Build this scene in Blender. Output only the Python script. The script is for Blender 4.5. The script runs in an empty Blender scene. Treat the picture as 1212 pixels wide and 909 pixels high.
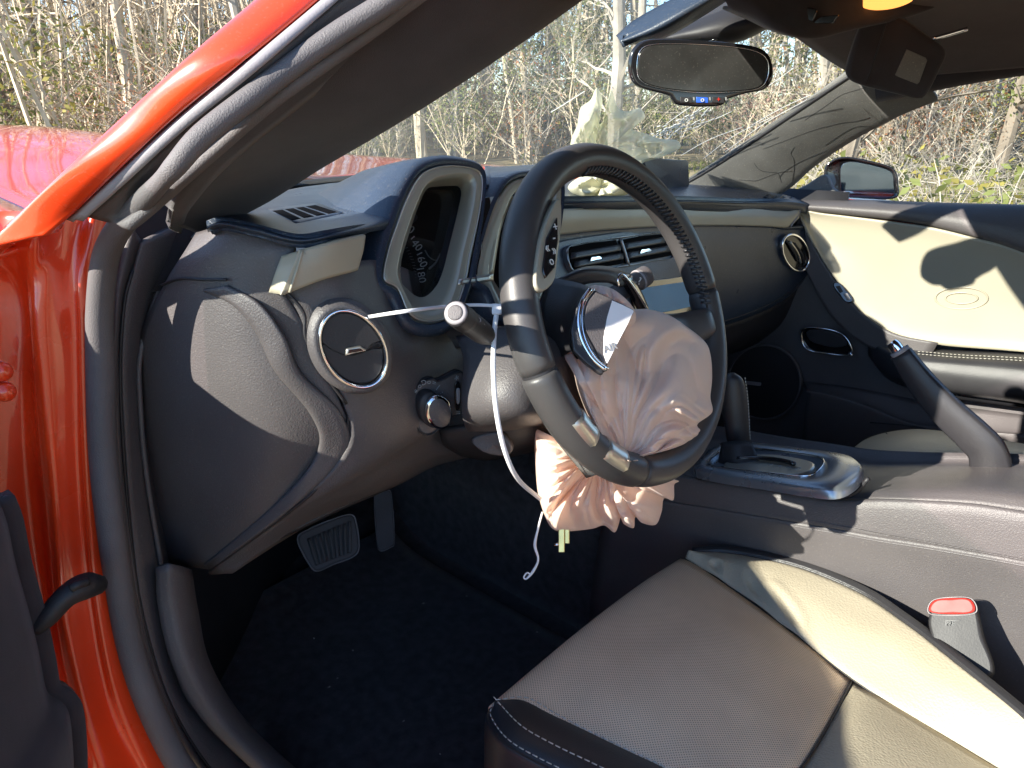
import bpy, bmesh, math, random
from mathutils import Vector, Matrix, noise
random.seed(7)
SC = bpy.context.scene
COL = SC.collection
R = math.radians

# ------------------------------------------------------------------ camera
F, CX, CY = 880.0, 606.0, 454.5
C = Vector((-1.04, -.40, 1.0))
YAW, PITCH = R(50), R(20)
fw = Vector((math.sin(YAW)*math.cos(PITCH), math.cos(YAW)*math.cos(PITCH), -math.sin(PITCH)))
rt = Vector((math.cos(YAW), -math.sin(YAW), 0))
up = rt.cross(fw)
cam = bpy.data.cameras.new('camera'); camo = bpy.data.objects.new('camera', cam); COL.objects.link(camo)
cam.sensor_width = 36; cam.lens = F/1212*36; cam.clip_start = .02; cam.clip_end = 2000
camo.matrix_world = Matrix((( rt.x, up.x, -fw.x, C.x), (rt.y, up.y, -fw.y, C.y), (rt.z, up.z, -fw.z, C.z), (0, 0, 0, 1)))
SC.camera = camo

# ------------------------------------------------------------------ light
SUN = Vector((-.82, .295, .40)).normalized()
EXPOSURE = 1.95
w = bpy.data.worlds.new('World'); SC.world = w; w.use_nodes = True
nt = w.node_tree; bg = nt.nodes['Background']; sky = nt.nodes.new('ShaderNodeTexSky')
sky.sky_type = 'NISHITA'; sky.sun_disc = False
sky.sun_elevation = math.asin(SUN.z); sky.sun_rotation = math.atan2(SUN.x, SUN.y)
sky.air_density = 1.0; sky.altitude = 1500; sky.dust_density = .1; sky.ozone_density = 3
nt.links.new(sky.outputs[0], bg.inputs[0]); bg.inputs[1].default_value = .10
sl = bpy.data.lights.new('sun', 'SUN'); sl.energy = 3.7; sl.angle = R(.5); sl.color = (1, .93, .82)
so = bpy.data.objects.new('sun', sl); COL.objects.link(so); so.rotation_euler = (-SUN).to_track_quat('-Z', 'Y').to_euler()
SC.view_settings.view_transform = 'Standard'; SC.view_settings.look = 'None'
SC.view_settings.exposure = EXPOSURE; SC.view_settings.gamma = 1
SC.cycles.max_bounces = 10; SC.cycles.diffuse_bounces = 5; SC.cycles.glossy_bounces = 4
SC.cycles.transparent_max_bounces = 16; SC.cycles.use_denoising = True
SC.cycles.caustics_reflective = False; SC.cycles.caustics_refractive = False

# ------------------------------------------------------------------ measuring the place: a sight line met with a surface of the car
def ray(px, py): return fw + rt*((px-CX)/F) + up*((CY-py)/F)
def PX(px, py, v): d = ray(px, py); return C + d*((v-C.x)/d.x)
def PY(px, py, v): d = ray(px, py); return C + d*((v-C.y)/d.y)
def PZ(px, py, v): d = ray(px, py); return C + d*((v-C.z)/d.z)
def PD(px, py, v): return C + ray(px, py)*v
def PL(px, py, p0, n): d = ray(px, py); return C + d*((Vector(p0)-C).dot(n)/d.dot(n))
# plan of the dashboard face from the driver's side end to the passenger's door
WA = [(-.83, .80), (-.755, .40), (-.73, .30), (-.712, .215), (-.685, .165), (-.64, .14), (-.58, .138), (-.52, .15), (-.43, .18), (-.30, .225), (-.12, .245), (.15, .265), (.38, .275), (.56, .255), (.70, .205), (.80, .15)]
def W(px, py, off=0.0, wall=None):
    d = ray(px, py); best = None; wl = wall or WA
    for i in range(len(wl)-1):
        a, b = wl[i], wl[i+1]; ex, ey = b[0]-a[0], b[1]-a[1]
        det = d.x*(-ey) + ex*d.y
        if abs(det) < 1e-9: continue
        rx, ry = a[0]-C.x, a[1]-C.y
        t = (rx*(-ey) + ex*ry)/det; s = (d.x*ry - d.y*rx)/det
        if t > 0 and -1e-6 <= s <= 1+1e-6 and (best is None or t < best): best = t
    if best is None: best = .8
    h = math.hypot(d.x, d.y)
    return C + d*(best + off/h)

# ------------------------------------------------------------------ materials
def mat(name, col, rough=.5, metal=0, var=.12, vscale=8, bump=0, bscale=400, coat=0, spec=.5, sheen=0, dust=0, kind='noise', transl=0):
    m = bpy.data.materials.new(name); m.use_nodes = True; n = m.node_tree; b = n.nodes['Principled BSDF']
    b.inputs['Roughness'].default_value = rough; b.inputs['Metallic'].default_value = metal
    b.inputs['Coat Weight'].default_value = coat; b.inputs['Coat Roughness'].default_value = .04
    b.inputs['Specular IOR Level'].default_value = spec; b.inputs['Sheen Weight'].default_value = sheen
    tc = n.nodes.new('ShaderNodeTexCoord'); nz = n.nodes.new('ShaderNodeTexNoise'); nz.inputs['Scale'].default_value = vscale; nz.inputs['Detail'].default_value = 6
    n.links.new(tc.outputs['Object'], nz.inputs['Vector'])
    cr = n.nodes.new('ShaderNodeValToRGB'); lo, hi = 1-var, 1+var
    cr.color_ramp.elements[0].position = .3; cr.color_ramp.elements[1].position = .7
    cr.color_ramp.elements[0].color = (col[0]*lo, col[1]*lo, col[2]*lo, 1); cr.color_ramp.elements[1].color = (min(1, col[0]*hi), min(1, col[1]*hi), min(1, col[2]*hi), 1)
    n.links.new(nz.outputs['Fac'], cr.inputs[0]); cout = cr.outputs[0]
    if dust:
        dn = n.nodes.new('ShaderNodeTexNoise'); dn.inputs['Scale'].default_value = 420; dn.inputs['Detail'].default_value = 2
        n.links.new(tc.outputs['Object'], dn.inputs['Vector'])
        dr = n.nodes.new('ShaderNodeValToRGB'); dr.color_ramp.elements[0].position = .62; dr.color_ramp.elements[1].position = .74
        n.links.new(dn.outputs['Fac'], dr.inputs[0])
        mu = n.nodes.new('ShaderNodeMath'); mu.operation = 'MULTIPLY'; mu.inputs[1].default_value = dust; n.links.new(dr.outputs[0], mu.inputs[0])
        mx = n.nodes.new('ShaderNodeMixRGB'); n.links.new(mu.outputs[0], mx.inputs[0]); n.links.new(cout, mx.inputs[1]); mx.inputs[2].default_value = (.42, .38, .32, 1); cout = mx.outputs[0]
    n.links.new(cout, b.inputs['Base Color'])
    rr = n.nodes.new('ShaderNodeMapRange'); rr.inputs[3].default_value = max(.02, rough-.07); rr.inputs[4].default_value = min(1, rough+.07)
    n2 = n.nodes.new('ShaderNodeTexNoise'); n2.inputs['Scale'].default_value = vscale*3.3; n2.inputs['Detail'].default_value = 5; n.links.new(tc.outputs['Object'], n2.inputs['Vector'])
    n.links.new(n2.outputs['Fac'], rr.inputs[0]); n.links.new(rr.outputs[0], b.inputs['Roughness'])
    if bump:
        if kind == 'noise':
            t = n.nodes.new('ShaderNodeTexNoise'); t.inputs['Scale'].default_value = bscale; t.inputs['Detail'].default_value = 3; o = t.outputs['Fac']
        else:
            t = n.nodes.new('ShaderNodeTexVoronoi'); t.inputs['Scale'].default_value = bscale; o = t.outputs['Distance']
        n.links.new(tc.outputs['Object'], t.inputs['Vector'])
        bp = n.nodes.new('ShaderNodeBump'); bp.inputs['Strength'].default_value = bump; bp.inputs['Distance'].default_value = .001
        n.links.new(o, bp.inputs['Height']); n.links.new(bp.outputs[0], b.inputs['Normal'])
    if transl:
        tr = n.nodes.new('ShaderNodeBsdfTranslucent'); n.links.new(cout, tr.inputs[0]); ms = n.nodes.new('ShaderNodeMixShader'); ms.inputs[0].default_value = transl
        n.links.new(b.outputs[0], ms.inputs[1]); n.links.new(tr.outputs[0], ms.inputs[2]); n.links.new(ms.outputs[0], n.nodes['Material Output'].inputs[0])
    return m
def glass(name, tint, refl=1.0, rough=.0):
    m = bpy.data.materials.new(name); m.use_nodes = True; n = m.node_tree; n.nodes.remove(n.nodes['Principled BSDF'])
    t = n.nodes.new('ShaderNodeBsdfTransparent'); t.inputs[0].default_value = (*tint, 1)
    g = n.nodes.new('ShaderNodeBsdfGlossy'); g.inputs['Roughness'].default_value = rough
    fr = n.nodes.new('ShaderNodeFresnel'); ge = n.nodes.new('ShaderNodeNewGeometry'); mr = n.nodes.new('ShaderNodeMapRange'); mr.inputs[3].default_value = 1.45; mr.inputs[4].default_value = 1/1.45   # a thin pane: the same from both sides
    n.links.new(ge.outputs['Backfacing'], mr.inputs[0]); n.links.new(mr.outputs[0], fr.inputs[0])
    mu = n.nodes.new('ShaderNodeMath'); mu.operation = 'MULTIPLY'; mu.inputs[1].default_value = refl; n.links.new(fr.outputs[0], mu.inputs[0])
    ms = n.nodes.new('ShaderNodeMixShader'); n.links.new(mu.outputs[0], ms.inputs[0]); n.links.new(t.outputs[0], ms.inputs[1]); n.links.new(g.outputs[0], ms.inputs[2])
    n.links.new(ms.outputs[0], n.nodes['Material Output'].inputs[0]); return m
def glow(name, col, s):
    m = mat(name, col, .3); b = m.node_tree.nodes['Principled BSDF']; b.inputs['Emission Color'].default_value = (*col, 1); b.inputs['Emission Strength'].default_value = s; return m
def perforated():
    m = mat('perforated_leather', (.82, .62, .43), .55, 0, .08, 14); n = m.node_tree; b = n.nodes['Principled BSDF']
    tc = [x for x in n.nodes if x.type == 'TEX_COORD'][0]
    v = n.nodes.new('ShaderNodeTexVoronoi'); v.inputs['Scale'].default_value = 1; v.inputs['Randomness'].default_value = 0; v.voronoi_dimensions = '2D'
    mp = n.nodes.new('ShaderNodeMapping'); mp.inputs['Rotation'].default_value = (0, 0, R(45)); mp.inputs['Scale'].default_value = (400, 400, 400)
    n.links.new(tc.outputs['Object'], mp.inputs[0]); n.links.new(mp.outputs[0], v.inputs['Vector'])
    r = n.nodes.new('ShaderNodeValToRGB'); r.color_ramp.elements[0].position = .16; r.color_ramp.elements[0].color = (.30, .25, .2, 1); r.color_ramp.elements[1].position = .30; r.color_ramp.elements[1].color = (1, 1, 1, 1)
    n.links.new(v.outputs['Distance'], r.inputs[0])
    src = b.inputs['Base Color'].links[0].from_socket
    mx = n.nodes.new('ShaderNodeMixRGB'); mx.blend_type = 'MULTIPLY'; mx.inputs[0].default_value = 1
    n.links.new(src, mx.inputs[1]); n.links.new(r.outputs[0], mx.inputs[2]); n.links.new(mx.outputs[0], b.inputs['Base Color'])
    bp = n.nodes.new('ShaderNodeBump'); bp.inputs['Strength'].default_value = .5; bp.inputs['Distance'].default_value = .0008; n.links.new(r.outputs[0], bp.inputs['Height']); n.links.new(bp.outputs[0], b.inputs['Normal'])
    return m
M = dict(
    paint=mat('red_paint', (.86, .062, .012), .28, 0, .08, 3, .04, 260, coat=1, dust=.10),
    plastic=mat('grained_black_plastic', (.092, .083, .085), .46, 0, .15, 6, .55, 620, dust=.12),
    pad=mat('dash_top_vinyl', (.030, .044, .070), .30, 0, .15, 6, .5, 700, dust=.25),  # blue of the reflected sky tinted into the base colour
    leather=mat('black_leather', (.030, .029, .032), .36, 0, .15, 10, .22, 1100, kind='voronoi'),
    rim=mat('rim_leather', (.055, .052, .052), .42, 0, .12, 14, .10, 900),
    dark=mat('matt_black_plastic', (.022, .021, .024), .55, 0, .2, 8, .2, 500),
    void=mat('dark_slot', (.004, .004, .005), .9, 0, .1, 8, spec=.05),
    gloss=mat('piano_black', (.012, .012, .014), .12, 0, .1, 8, coat=.6),
    rubber=mat('black_rubber', (.115, .106, .108), .62, 0, .15, 12, .6, 900),
    strip=mat('grey_rubber_strip', (.30, .28, .29), .6, 0, .1, 12, .2, 500),
    liner=mat('charcoal_headliner', (.032, .026, .030), .9, 0, .2, 30, .5, 1200, sheen=.2),
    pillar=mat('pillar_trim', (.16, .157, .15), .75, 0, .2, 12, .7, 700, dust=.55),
    carpet=mat('black_carpet', (.030, .027, .031), .95, 0, .6, 60, 1, 900, sheen=.3),
    beige=mat('beige_vinyl', (.37, .335, .255), .42, 0, .05, 5, .12, 300),
    beige_leather=mat('beige_leather', (.42, .365, .27), .45, 0, .08, 9, .4, 380, kind='voronoi'),
    perf=perforated(),
    bezel=mat('silver_bezel', (.40, .37, .29), .34, .25, .08, 9),
    silver=mat('satin_silver', (.55, .53, .47), .32, .85, .08, 9),
    plate=mat('painted_silver_plate', (.33, .36, .40), .28, .7, .1, 6),
    chrome=mat('chrome', (.85, .86, .88), .08, 1, .03, 9),
    brass=mat('brass', (.70, .55, .24), .3, 1, .15, 60),
    airbag=mat('pink_airbag_nylon', (.96, .74, .61), .62, 0, .05, 7, .25, 900, sheen=.3, transl=.30),
    pale=mat('pale_airbag_nylon', (.80, .78, .60), .65, 0, .05, 7, .2, 900, transl=.3),
    sheer=mat('sheer_airbag_and_reflection', (.80, .80, .62), .6, 0, .06, 7, .2, 900, transl=.4),
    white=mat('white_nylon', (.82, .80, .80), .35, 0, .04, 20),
    thread=mat('pale_thread', (.55, .52, .46), .7, 0, .1, 60),
    red=mat('red_plastic', (.62, .03, .022), .48, 0, .1, 20, coat=.4),
    blue=mat('blue_plastic', (.03, .12, .65), .3, 0, .1, 20),
    print=mat('white_print', (.62, .62, .60), .6, 0, .05, 40),
    greyprint=mat('grey_print', (.26, .26, .26), .6, 0, .05, 40),
    screen=mat('touch_screen', (.05, .26, .44), .42, 0, .15, 6),  # base colour carries the blue of the sky mirrored in the screen
    dial=mat('dial_face', (.010, .010, .011), .35, 0, .1, 20),
    mirror=mat('mirror_glass', (.55, .57, .60), .03, 1, .05, 5),
    wingglass=mat('tinted_mirror_glass', (.24, .29, .37), .04, 1, .05, 5),
    dimmirror=mat('dimming_mirror_glass', (.045, .044, .042), .12, .3, .35, 18, dust=.12),
    glass=glass('window_glass', (.86, .90, .88), .9),
    gauge=glass('gauge_lens', (.72, .74, .76), .9, .03),
    screen_glass=glass('dusty_windscreen_glass', (.88, .92, .90), .9),
    scratch=mat('glass_crack', (.85, .87, .88), .3, 0, .05, 9),
    lamp=glow('warm_lamp', (1, .36, .08), .55),
)

def see_through(m, k):
    n = m.node_tree; out = n.nodes['Material Output']; src = out.inputs[0].links[0].from_socket; t = n.nodes.new('ShaderNodeBsdfTransparent'); ms = n.nodes.new('ShaderNodeMixShader'); ms.inputs[0].default_value = k
    n.links.new(src, ms.inputs[1]); n.links.new(t.outputs[0], ms.inputs[2]); n.links.new(ms.outputs[0], out.inputs[0])
def dusty(m, k):
    n = m.node_tree; out = n.nodes['Material Output']; src = out.inputs[0].links[0].from_socket; a = n.nodes.new('ShaderNodeBsdfTranslucent'); a.inputs[0].default_value = (.8, .8, .72, 1); b = n.nodes.new('ShaderNodeBsdfDiffuse'); b.inputs[0].default_value = (.8, .8, .72, 1)
    ad = n.nodes.new('ShaderNodeMixShader'); n.links.new(a.outputs[0], ad.inputs[1]); n.links.new(b.outputs[0], ad.inputs[2]); ms = n.nodes.new('ShaderNodeMixShader')
    tc = n.nodes.new('ShaderNodeTexCoord'); nz = n.nodes.new('ShaderNodeTexNoise'); nz.inputs['Scale'].default_value = 5; nz.inputs['Detail'].default_value = 5; n.links.new(tc.outputs['Object'], nz.inputs['Vector'])
    mr = n.nodes.new('ShaderNodeMapRange'); mr.inputs[1].default_value = .35; mr.inputs[2].default_value = .75; mr.inputs[3].default_value = k*.6; mr.inputs[4].default_value = k*1.5; n.links.new(nz.outputs['Fac'], mr.inputs[0]); n.links.new(mr.outputs[0], ms.inputs[0])
    n.links.new(src, ms.inputs[1]); n.links.new(ad.outputs[0], ms.inputs[2]); n.links.new(ms.outputs[0], out.inputs[0])
dusty(M['screen_glass'], .085)
see_through(M['sheer'], .38)
# ------------------------------------------------------------------ object helpers
ROOT = {}
def mesh_obj(name, verts, faces, m, parent=None, smooth=True, thick=0, base=None, bevel=0):
    if parent is not None: base = ROOT[parent]
    elif base is None:
        xs = [v[0] for v in verts]; ys = [v[1] for v in verts]; zs = [v[2] for v in verts]
        base = Vector(((min(xs)+max(xs))/2, (min(ys)+max(ys))/2, min(zs)))
    me = bpy.data.meshes.new(name); me.from_pydata([tuple(Vector(v)-base) for v in verts], [], faces)
    me.materials.append(m)
    if smooth:
        for p in me.polygons: p.use_smooth = True
    me.update()
    o = bpy.data.objects.new(name, me); COL.objects.link(o); ROOT[o] = base
    if parent is not None: o.parent = parent
    else: o.location = base
    if thick:
        s = o.modifiers.new('solid', 'SOLIDIFY'); s.thickness = thick; s.offset = -1
    if bevel:
        b = o.modifiers.new('bevel', 'BEVEL'); b.width = bevel; b.segments = 2; b.limit_method = 'ANGLE'; b.angle_limit = R(40)
    return o
def thing(name, label, cat, loc, group=None):
    o = bpy.data.objects.new(name, None); COL.objects.link(o); o.location = loc; o.empty_display_size = .05
    o['label'] = label; o['category'] = cat
    if group: o['group'] = group
    ROOT[o] = Vector(loc); return o
def tag(o, label=None, cat=None, group=None, kind=None):
    if label: o['label'] = label
    if cat: o['category'] = cat
    if group: o['group'] = group
    if kind: o['kind'] = kind
    return o
def cr(p, t, closed=False):
    n = len(p)
    if closed: i = int(math.floor(t)) % n; f = t-math.floor(t); a, b, c, d = p[(i-1) % n], p[i], p[(i+1) % n], p[(i+2) % n]
    else:
        i = min(int(t), n-2); f = t-i; b, c = p[i], p[i+1]
        a = p[i-1] if i > 0 else b*2-c; d = p[i+2] if i+2 < n else c*2-b
    return .5*((2*b) + (c-a)*f + (2*a-5*b+4*c-d)*f*f + (3*b-a-3*c+d)*f**3)
def line(pts, k=6):
    pts = [Vector(p) for p in pts]; n = (len(pts)-1)*k
    return [cr(pts, i/k) for i in range(n+1)] if len(pts) > 2 else [pts[0].lerp(pts[1], i/k) for i in range(k+1)]
def closed(pts, n=64, sharp=False):
    pts = [Vector(p) for p in pts]; dense = []
    for i in range(len(pts)):
        for j in range(12): dense.append(pts[i].lerp(pts[(i+1) % len(pts)], j/12) if sharp else cr(pts, i+j/12, True))
    L = [0]
    for i in range(len(dense)): L.append(L[-1]+(dense[(i+1) % len(dense)]-dense[i]).length)
    out = []; k = 0
    for i in range(n):
        s = L[-1]*i/n
        while L[k+1] < s: k += 1
        f = (s-L[k])/max(1e-9, L[k+1]-L[k]); out.append(dense[k].lerp(dense[(k+1) % len(dense)], f))
    return out
def patch_geo(rows, ku=5, kv=5):
    rows = [[Vector(p) for p in r] for r in rows]
    fine = [line(r, ku) for r in rows]; nu = len(fine[0]); cols = [line([f[i] for f in fine], kv) for i in range(nu)]; nv = len(cols[0])
    verts = [cols[i][j] for j in range(nv) for i in range(nu)]
    faces = [(j*nu+i, j*nu+i+1, (j+1)*nu+i+1, (j+1)*nu+i) for j in range(nv-1) for i in range(nu-1)]
    return verts, faces
def toward(verts, faces, eye):
    s = 0
    for f in faces:
        a, b, c = verts[f[0]], verts[f[1]], verts[f[2]]; n = (b-a).cross(c-a); s += n.dot(eye-a)
    return faces if s > 0 else [tuple(reversed(f)) for f in faces]
INSIDE = Vector((-.75, -.3, .9))
def patch(name, rows, m, parent=None, thick=.006, ku=5, kv=5, eye=None, base=None):
    v, f = patch_geo(rows, ku, kv); f = toward(v, f, eye or C)
    return mesh_obj(name, v, f, m, parent, thick=thick, base=base)
def tube_geo(pts, r, sides=10, caps=True):
    pts = [Vector(p) for p in pts]; n = len(pts); rs = r if isinstance(r, (list, tuple)) else [r]*n
    T = [(pts[min(i+1, n-1)]-pts[max(i-1, 0)]).normalized() for i in range(n)]
    a = T[0].orthogonal().normalized(); V = []; Fc = []
    for i in range(n):
        a = (a - T[i]*a.dot(T[i])).normalized(); b = T[i].cross(a)
        for k in range(sides):
            t = 2*math.pi*k/sides; V.append(pts[i]+(a*math.cos(t)+b*math.sin(t))*rs[i])
        if i:
            for k in range(sides):
                p, q = (i-1)*sides+k, (i-1)*sides+(k+1) % sides; Fc.append((p, q, q+sides, p+sides))
    if caps: Fc.append(tuple(range(sides-1, -1, -1))); Fc.append(tuple(range((n-1)*sides, n*sides)))
    return V, Fc
def tube(name, pts, r, m, parent=None, sides=10, k=6, **kw):
    p = line(pts, k) if k > 1 else pts
    if isinstance(r, (list, tuple)):
        rr = line([Vector((x, 0, 0)) for x in r], k) if k > 1 else [Vector((x, 0, 0)) for x in r]; r = [max(1e-4, x.x) for x in rr]
    v, f = tube_geo(p, r, sides); return mesh_obj(name, v, f, m, parent, **kw)
def loft_geo(loops, cap_a=False, cap_b=False):
    n = len(loops[0]); V = [p for l in loops for p in l]; Fc = []
    for i in range(len(loops)-1):
        for k in range(n): Fc.append((i*n+k, i*n+(k+1) % n, (i+1)*n+(k+1) % n, (i+1)*n+k))
    def cap(s, rev):
        c = sum((V[s+k] for k in range(n)), Vector())/n; V.append(c); ci = len(V)-1
        for k in range(n):
            f = (s+k, s+(k+1) % n, ci); Fc.append(f[::-1] if rev else f)
    if cap_a: cap(0, True)
    if cap_b: cap((len(loops)-1)*n, False)
    return V, Fc
def loft(name, loops, m, parent=None, cap_a=False, cap_b=False, **kw):
    v, f = loft_geo(loops, cap_a, cap_b); 
    o = mesh_obj(name, v, f, m, parent, **kw)
    bm = bmesh.new(); bm.from_mesh(o.data); bmesh.ops.recalc_face_normals(bm, faces=bm.faces); bm.to_mesh(o.data); bm.free(); return o
def grow(loop, d, push=Vector()):
    c = sum(loop, Vector())/len(loop); return [p + (p-c).normalized()*d + push for p in loop]
def nrm(loop):
    c = sum(loop, Vector())/len(loop); n = Vector()
    for i in range(len(loop)): n += (loop[i]-c).cross(loop[(i+1) % len(loop)]-c)
    n.normalize(); return n if n.dot(C-c) > 0 else -n
def slab(name, outline, m, parent=None, th=.006, bev=.0015, n=48, sharp=False, lift=0, **kw):
    lp = closed(outline, n, sharp); nn = nrm(lp); lp = [p+nn*lift for p in lp]
    o = loft(name, [grow(lp, 0, -nn*th), grow(lp, 0, -nn*bev), grow(lp, -bev*.4, -nn*bev*.3), grow(lp, -bev*1.4)], m, parent, True, True, **kw)
    for p in o.data.polygons:
        if len(p.vertices) == 3: p.use_smooth = False
    return o
def ringo(name, outline, m, parent=None, wd=.004, th=.004, n=64, sharp=False, lift=0, **kw):
    lp = closed(outline, n, sharp); nn = nrm(lp); lp = [p+nn*lift for p in lp]; h = wd/2
    loops = [grow(lp, -h, -nn*th), grow(lp, -h, nn*0), grow(lp, -h*.5, nn*th*.3), grow(lp, h*.5, nn*th*.3), grow(lp, h), grow(lp, h, -nn*th)]
    return loft(name, loops, m, parent, **kw)
def ell(c, a, b, n=32, ph=0): return [c + a*math.cos(2*math.pi*k/n+ph) + b*math.sin(2*math.pi*k/n+ph) for k in range(n)]
def box_geo(c, ax, ay, az):
    c = Vector(c); V = [c+ax*x+ay*y+az*z for x in (-1, 1) for y in (-1, 1) for z in (-1, 1)]
    return V, [(0, 1, 3, 2), (4, 6, 7, 5), (0, 4, 5, 1), (2, 3, 7, 6), (0, 2, 6, 4), (1, 5, 7, 3)]
def box(name, c, ax, ay, az, m, parent=None, bevel=.002, **kw):
    v, f = box_geo(c, Vector(ax), Vector(ay), Vector(az))
    if Vector(ax).cross(Vector(ay)).dot(Vector(az)) < 0: f = [t[::-1] for t in f]
    return mesh_obj(name, v, f, m, parent, smooth=False, bevel=bevel, **kw)
def letters(name, s, at, xdir, ydir, size, m, parent, ext=.0003):
    cu = bpy.data.curves.new(name, 'FONT'); cu.body = s; cu.size = size; cu.extrude = ext; cu.align_x = 'CENTER'; cu.align_y = 'CENTER'; cu.resolution_u = 3
    t = bpy.data.objects.new('tmp', cu); COL.objects.link(t); dg = bpy.context.evaluated_depsgraph_get(); dg.update()
    me = bpy.data.meshes.new_from_object(t.evaluated_get(dg)); bpy.data.objects.remove(t)
    x = Vector(xdir).normalized(); y = Vector(ydir); y = (y-x*y.dot(x)).normalized(); z = x.cross(y)
    V = [Vector(at)+x*v.co.x+y*v.co.y+z*v.co.z for v in me.vertices]; Fc = [tuple(p.vertices) for p in me.polygons]
    bpy.data.meshes.remove(me); bpy.data.curves.remove(cu)
    return mesh_obj(name, V, Fc, m, parent, smooth=False)
def joined(name, geos, m, parent=None, **kw):
    V = []; Fc = []
    for v, f in geos:
        o = len(V); V += v; Fc += [tuple(i+o for i in q) for q in f]
    return mesh_obj(name, V, Fc, m, parent, **kw)
def stitches(name, pts, m, parent, step=.006, ln=.0042, r=.0006, lift=.0006, eye=None):
    p = line(pts, 10); g = []; acc = 0
    for a, b in zip(p, p[1:]):
        L = (b-a).length; d = (b-a).normalized()
        while acc < L:
            q = a+d*acc; n = ((eye or C)-q).normalized()*lift
            g.append(tube_geo([q-d*ln/2+n*.2, q+n, q+d*ln/2+n*.2], r, 4)); acc += step
        acc -= L
    o = joined(name, g, m, parent); o['kind'] = 'stuff'; return o
from mathutils.bvhtree import BVHTree
def surf(*objs):
    bs = []
    for o in objs: bs.append(BVHTree.FromPolygons([v.co+ROOT[o] for v in o.data.vertices], [tuple(p.vertices) for p in o.data.polygons]))
    def on(x, y, lift=0):
        d = ray(x, y).normalized(); best = None
        for b in bs:
            h = b.ray_cast(C, d)
            if h[0] is not None and (best is None or h[3] < best[1]): best = (h[0], h[3])
        if best is None:
            for b in bs:
                h = b.find_nearest(C+d*.9)
                if best is None: best = (h[0], 0)
        return best[0]-d*lift
    return on
def px(fn, data, *a): return [[fn(*p, *a) for p in r] for r in data]

# ================================================================== THE CAR'S BODY
def lerp(a, b, t): return a+(b-a)*t
car = thing('car', 'red two-door car body with dark pillar trim, roof lining and cracked windscreen', 'car', (0, 0, -.17))
def hoodz(x, y):
    s = min(1, max(0, (y-.45)/.8)); s = s*s*(3-2*s)
    crest = math.exp(-((x+.55)/.33)**4)
    return .874 - .055*min(1, max(0, (x-.42)/.2)) + (.070*crest+.012)*s + .02*crest + (-.10*max(0, (y-1.5)/.6)**2) - .05*max(0, (abs(x)-.85)/.1)**2
rows = []
for t in (0, .1, .25, .4, .55, .7, .85, 1): rows.append([Vector((x, y0+(2.1-y0)*t, hoodz(x, y0+(2.1-y0)*t))) for x, y0 in ((-.745, .45), (-.6, .57), (-.45, .68), (-.3, .77), (-.15, .83), (0, .86), (.2, .83), (.4, .72), (.6, .57), (.76, .45))])
patch('hood', rows, M['paint'], car, .01, 4, 4, eye=Vector((0, 1, 5)))
for s, nm in ((-1, 'a'), (1, 'b')):
    rows = []
    for y in (.335, .40, .5, .8, 1.1, 1.4, 1.7, 2.1):
        rows.append([Vector((s*x, y, z)) for x, z in ((.745, hoodz(-.745 if s < 0 else .74, y)+.004), (.80, hoodz(-.74 if s < 0 else .74, y)+.004), (.87, hoodz(-.72 if s < 0 else .74, y)-.012), (.925, hoodz(-.7 if s < 0 else .74, y)-.06), (.95, .74), (.955, .5), (.94, .28))])
    patch('fender', rows, M['paint'], car, .006, 3, 4, eye=Vector((s*3, 1, 3)))
patch('cowl', [[Vector((x, y+.10*(1-(x/.8)**2), z)) for x in (-.74, -.4, 0, .4, .74)] for y, z in ((.56, .850), (.68, .852), (.82, .862))], M['dark'], car, .01, 5, 4, eye=Vector((0, 0, 5)))
wp = tube('wiper_arm', [(-.62, .66, .872), (-.3, .76, .880), (.05, .80, .884), (.2, .80, .884)], [.008, .007, .005, .004], M['dark'], car, 6)
# --- driver's windscreen pillar, outside
o_ = [(-45, 318), (10, 268), (70, 213), (125, 165), (215, 80), (300, 5), (365, -55)]
i_ = [(20, 300), (52, 279), (82, 257), (125, 216), (200, 145), (285, 75), (372, 3), (430, -47)][1:]
xs = [-.845, -.835, -.825, -.80, -.77, -.715, -.68]
A0 = [PX(*p, x) for p, x in zip(o_, xs)]; A3 = [PX(*p, x+.012) for p, x in zip(i_, xs)]
mid = [a.lerp(b, .45)+Vector((-.012, -.004, .006)) for a, b in zip(A0, A3)]; mid2 = [a.lerp(b, .8)+Vector((-.008, -.004, .003)) for a, b in zip(A0, A3)]
back = [a+Vector((.012, .06, -.012)) for a in A0]
patch('windscreen_pillar', [back, A0, mid, mid2, A3], M['paint'], car, .012, 6, 4)
S0 = [PX(*p, x+.016) for p, x in zip([(78, 260), (125, 217), (200, 147), (285, 77), (372, 5), (432, -47)], xs[1:])]
S1 = [PX(*p, x+.020) for p, x in zip([(98, 262), (143, 222), (220, 152), (306, 82), (395, 5), (455, -47)], xs[1:])]
patch('pillar_strip', [[a+Vector((0, .01, 0)) for a in S0], S0, [a.lerp(b, .5)+Vector((-.003, -.003, .002)) for a, b in zip(S0, S1)], S1, [b+Vector((.004, .012, 0)) for b in S1]], M['strip'], car, .004, 6, 3)
Wp = [(100, 256), (143, 221), (220, 151), (306, 80), (395, 3), (455, -48)]
Wq = [(136, 262), (164, 240), (240, 172), (318, 105), (425, 30), (500, -25)]
patch('seal_channel', [[PX(*p, x+.022)+fw*.004 for p, x in zip(Wp, xs[1:])], [PX(*p, x+.028)+fw*.014 for p, x in zip([((a[0]+b[0])/2, (a[1]+b[1])/2) for a, b in zip(Wp, Wq)], xs[1:])], [PX(*p, x+.026)+fw*.010 for p, x in zip(Wq, xs[1:])]], M['rubber'], car, .008, 6, 4)
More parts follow.
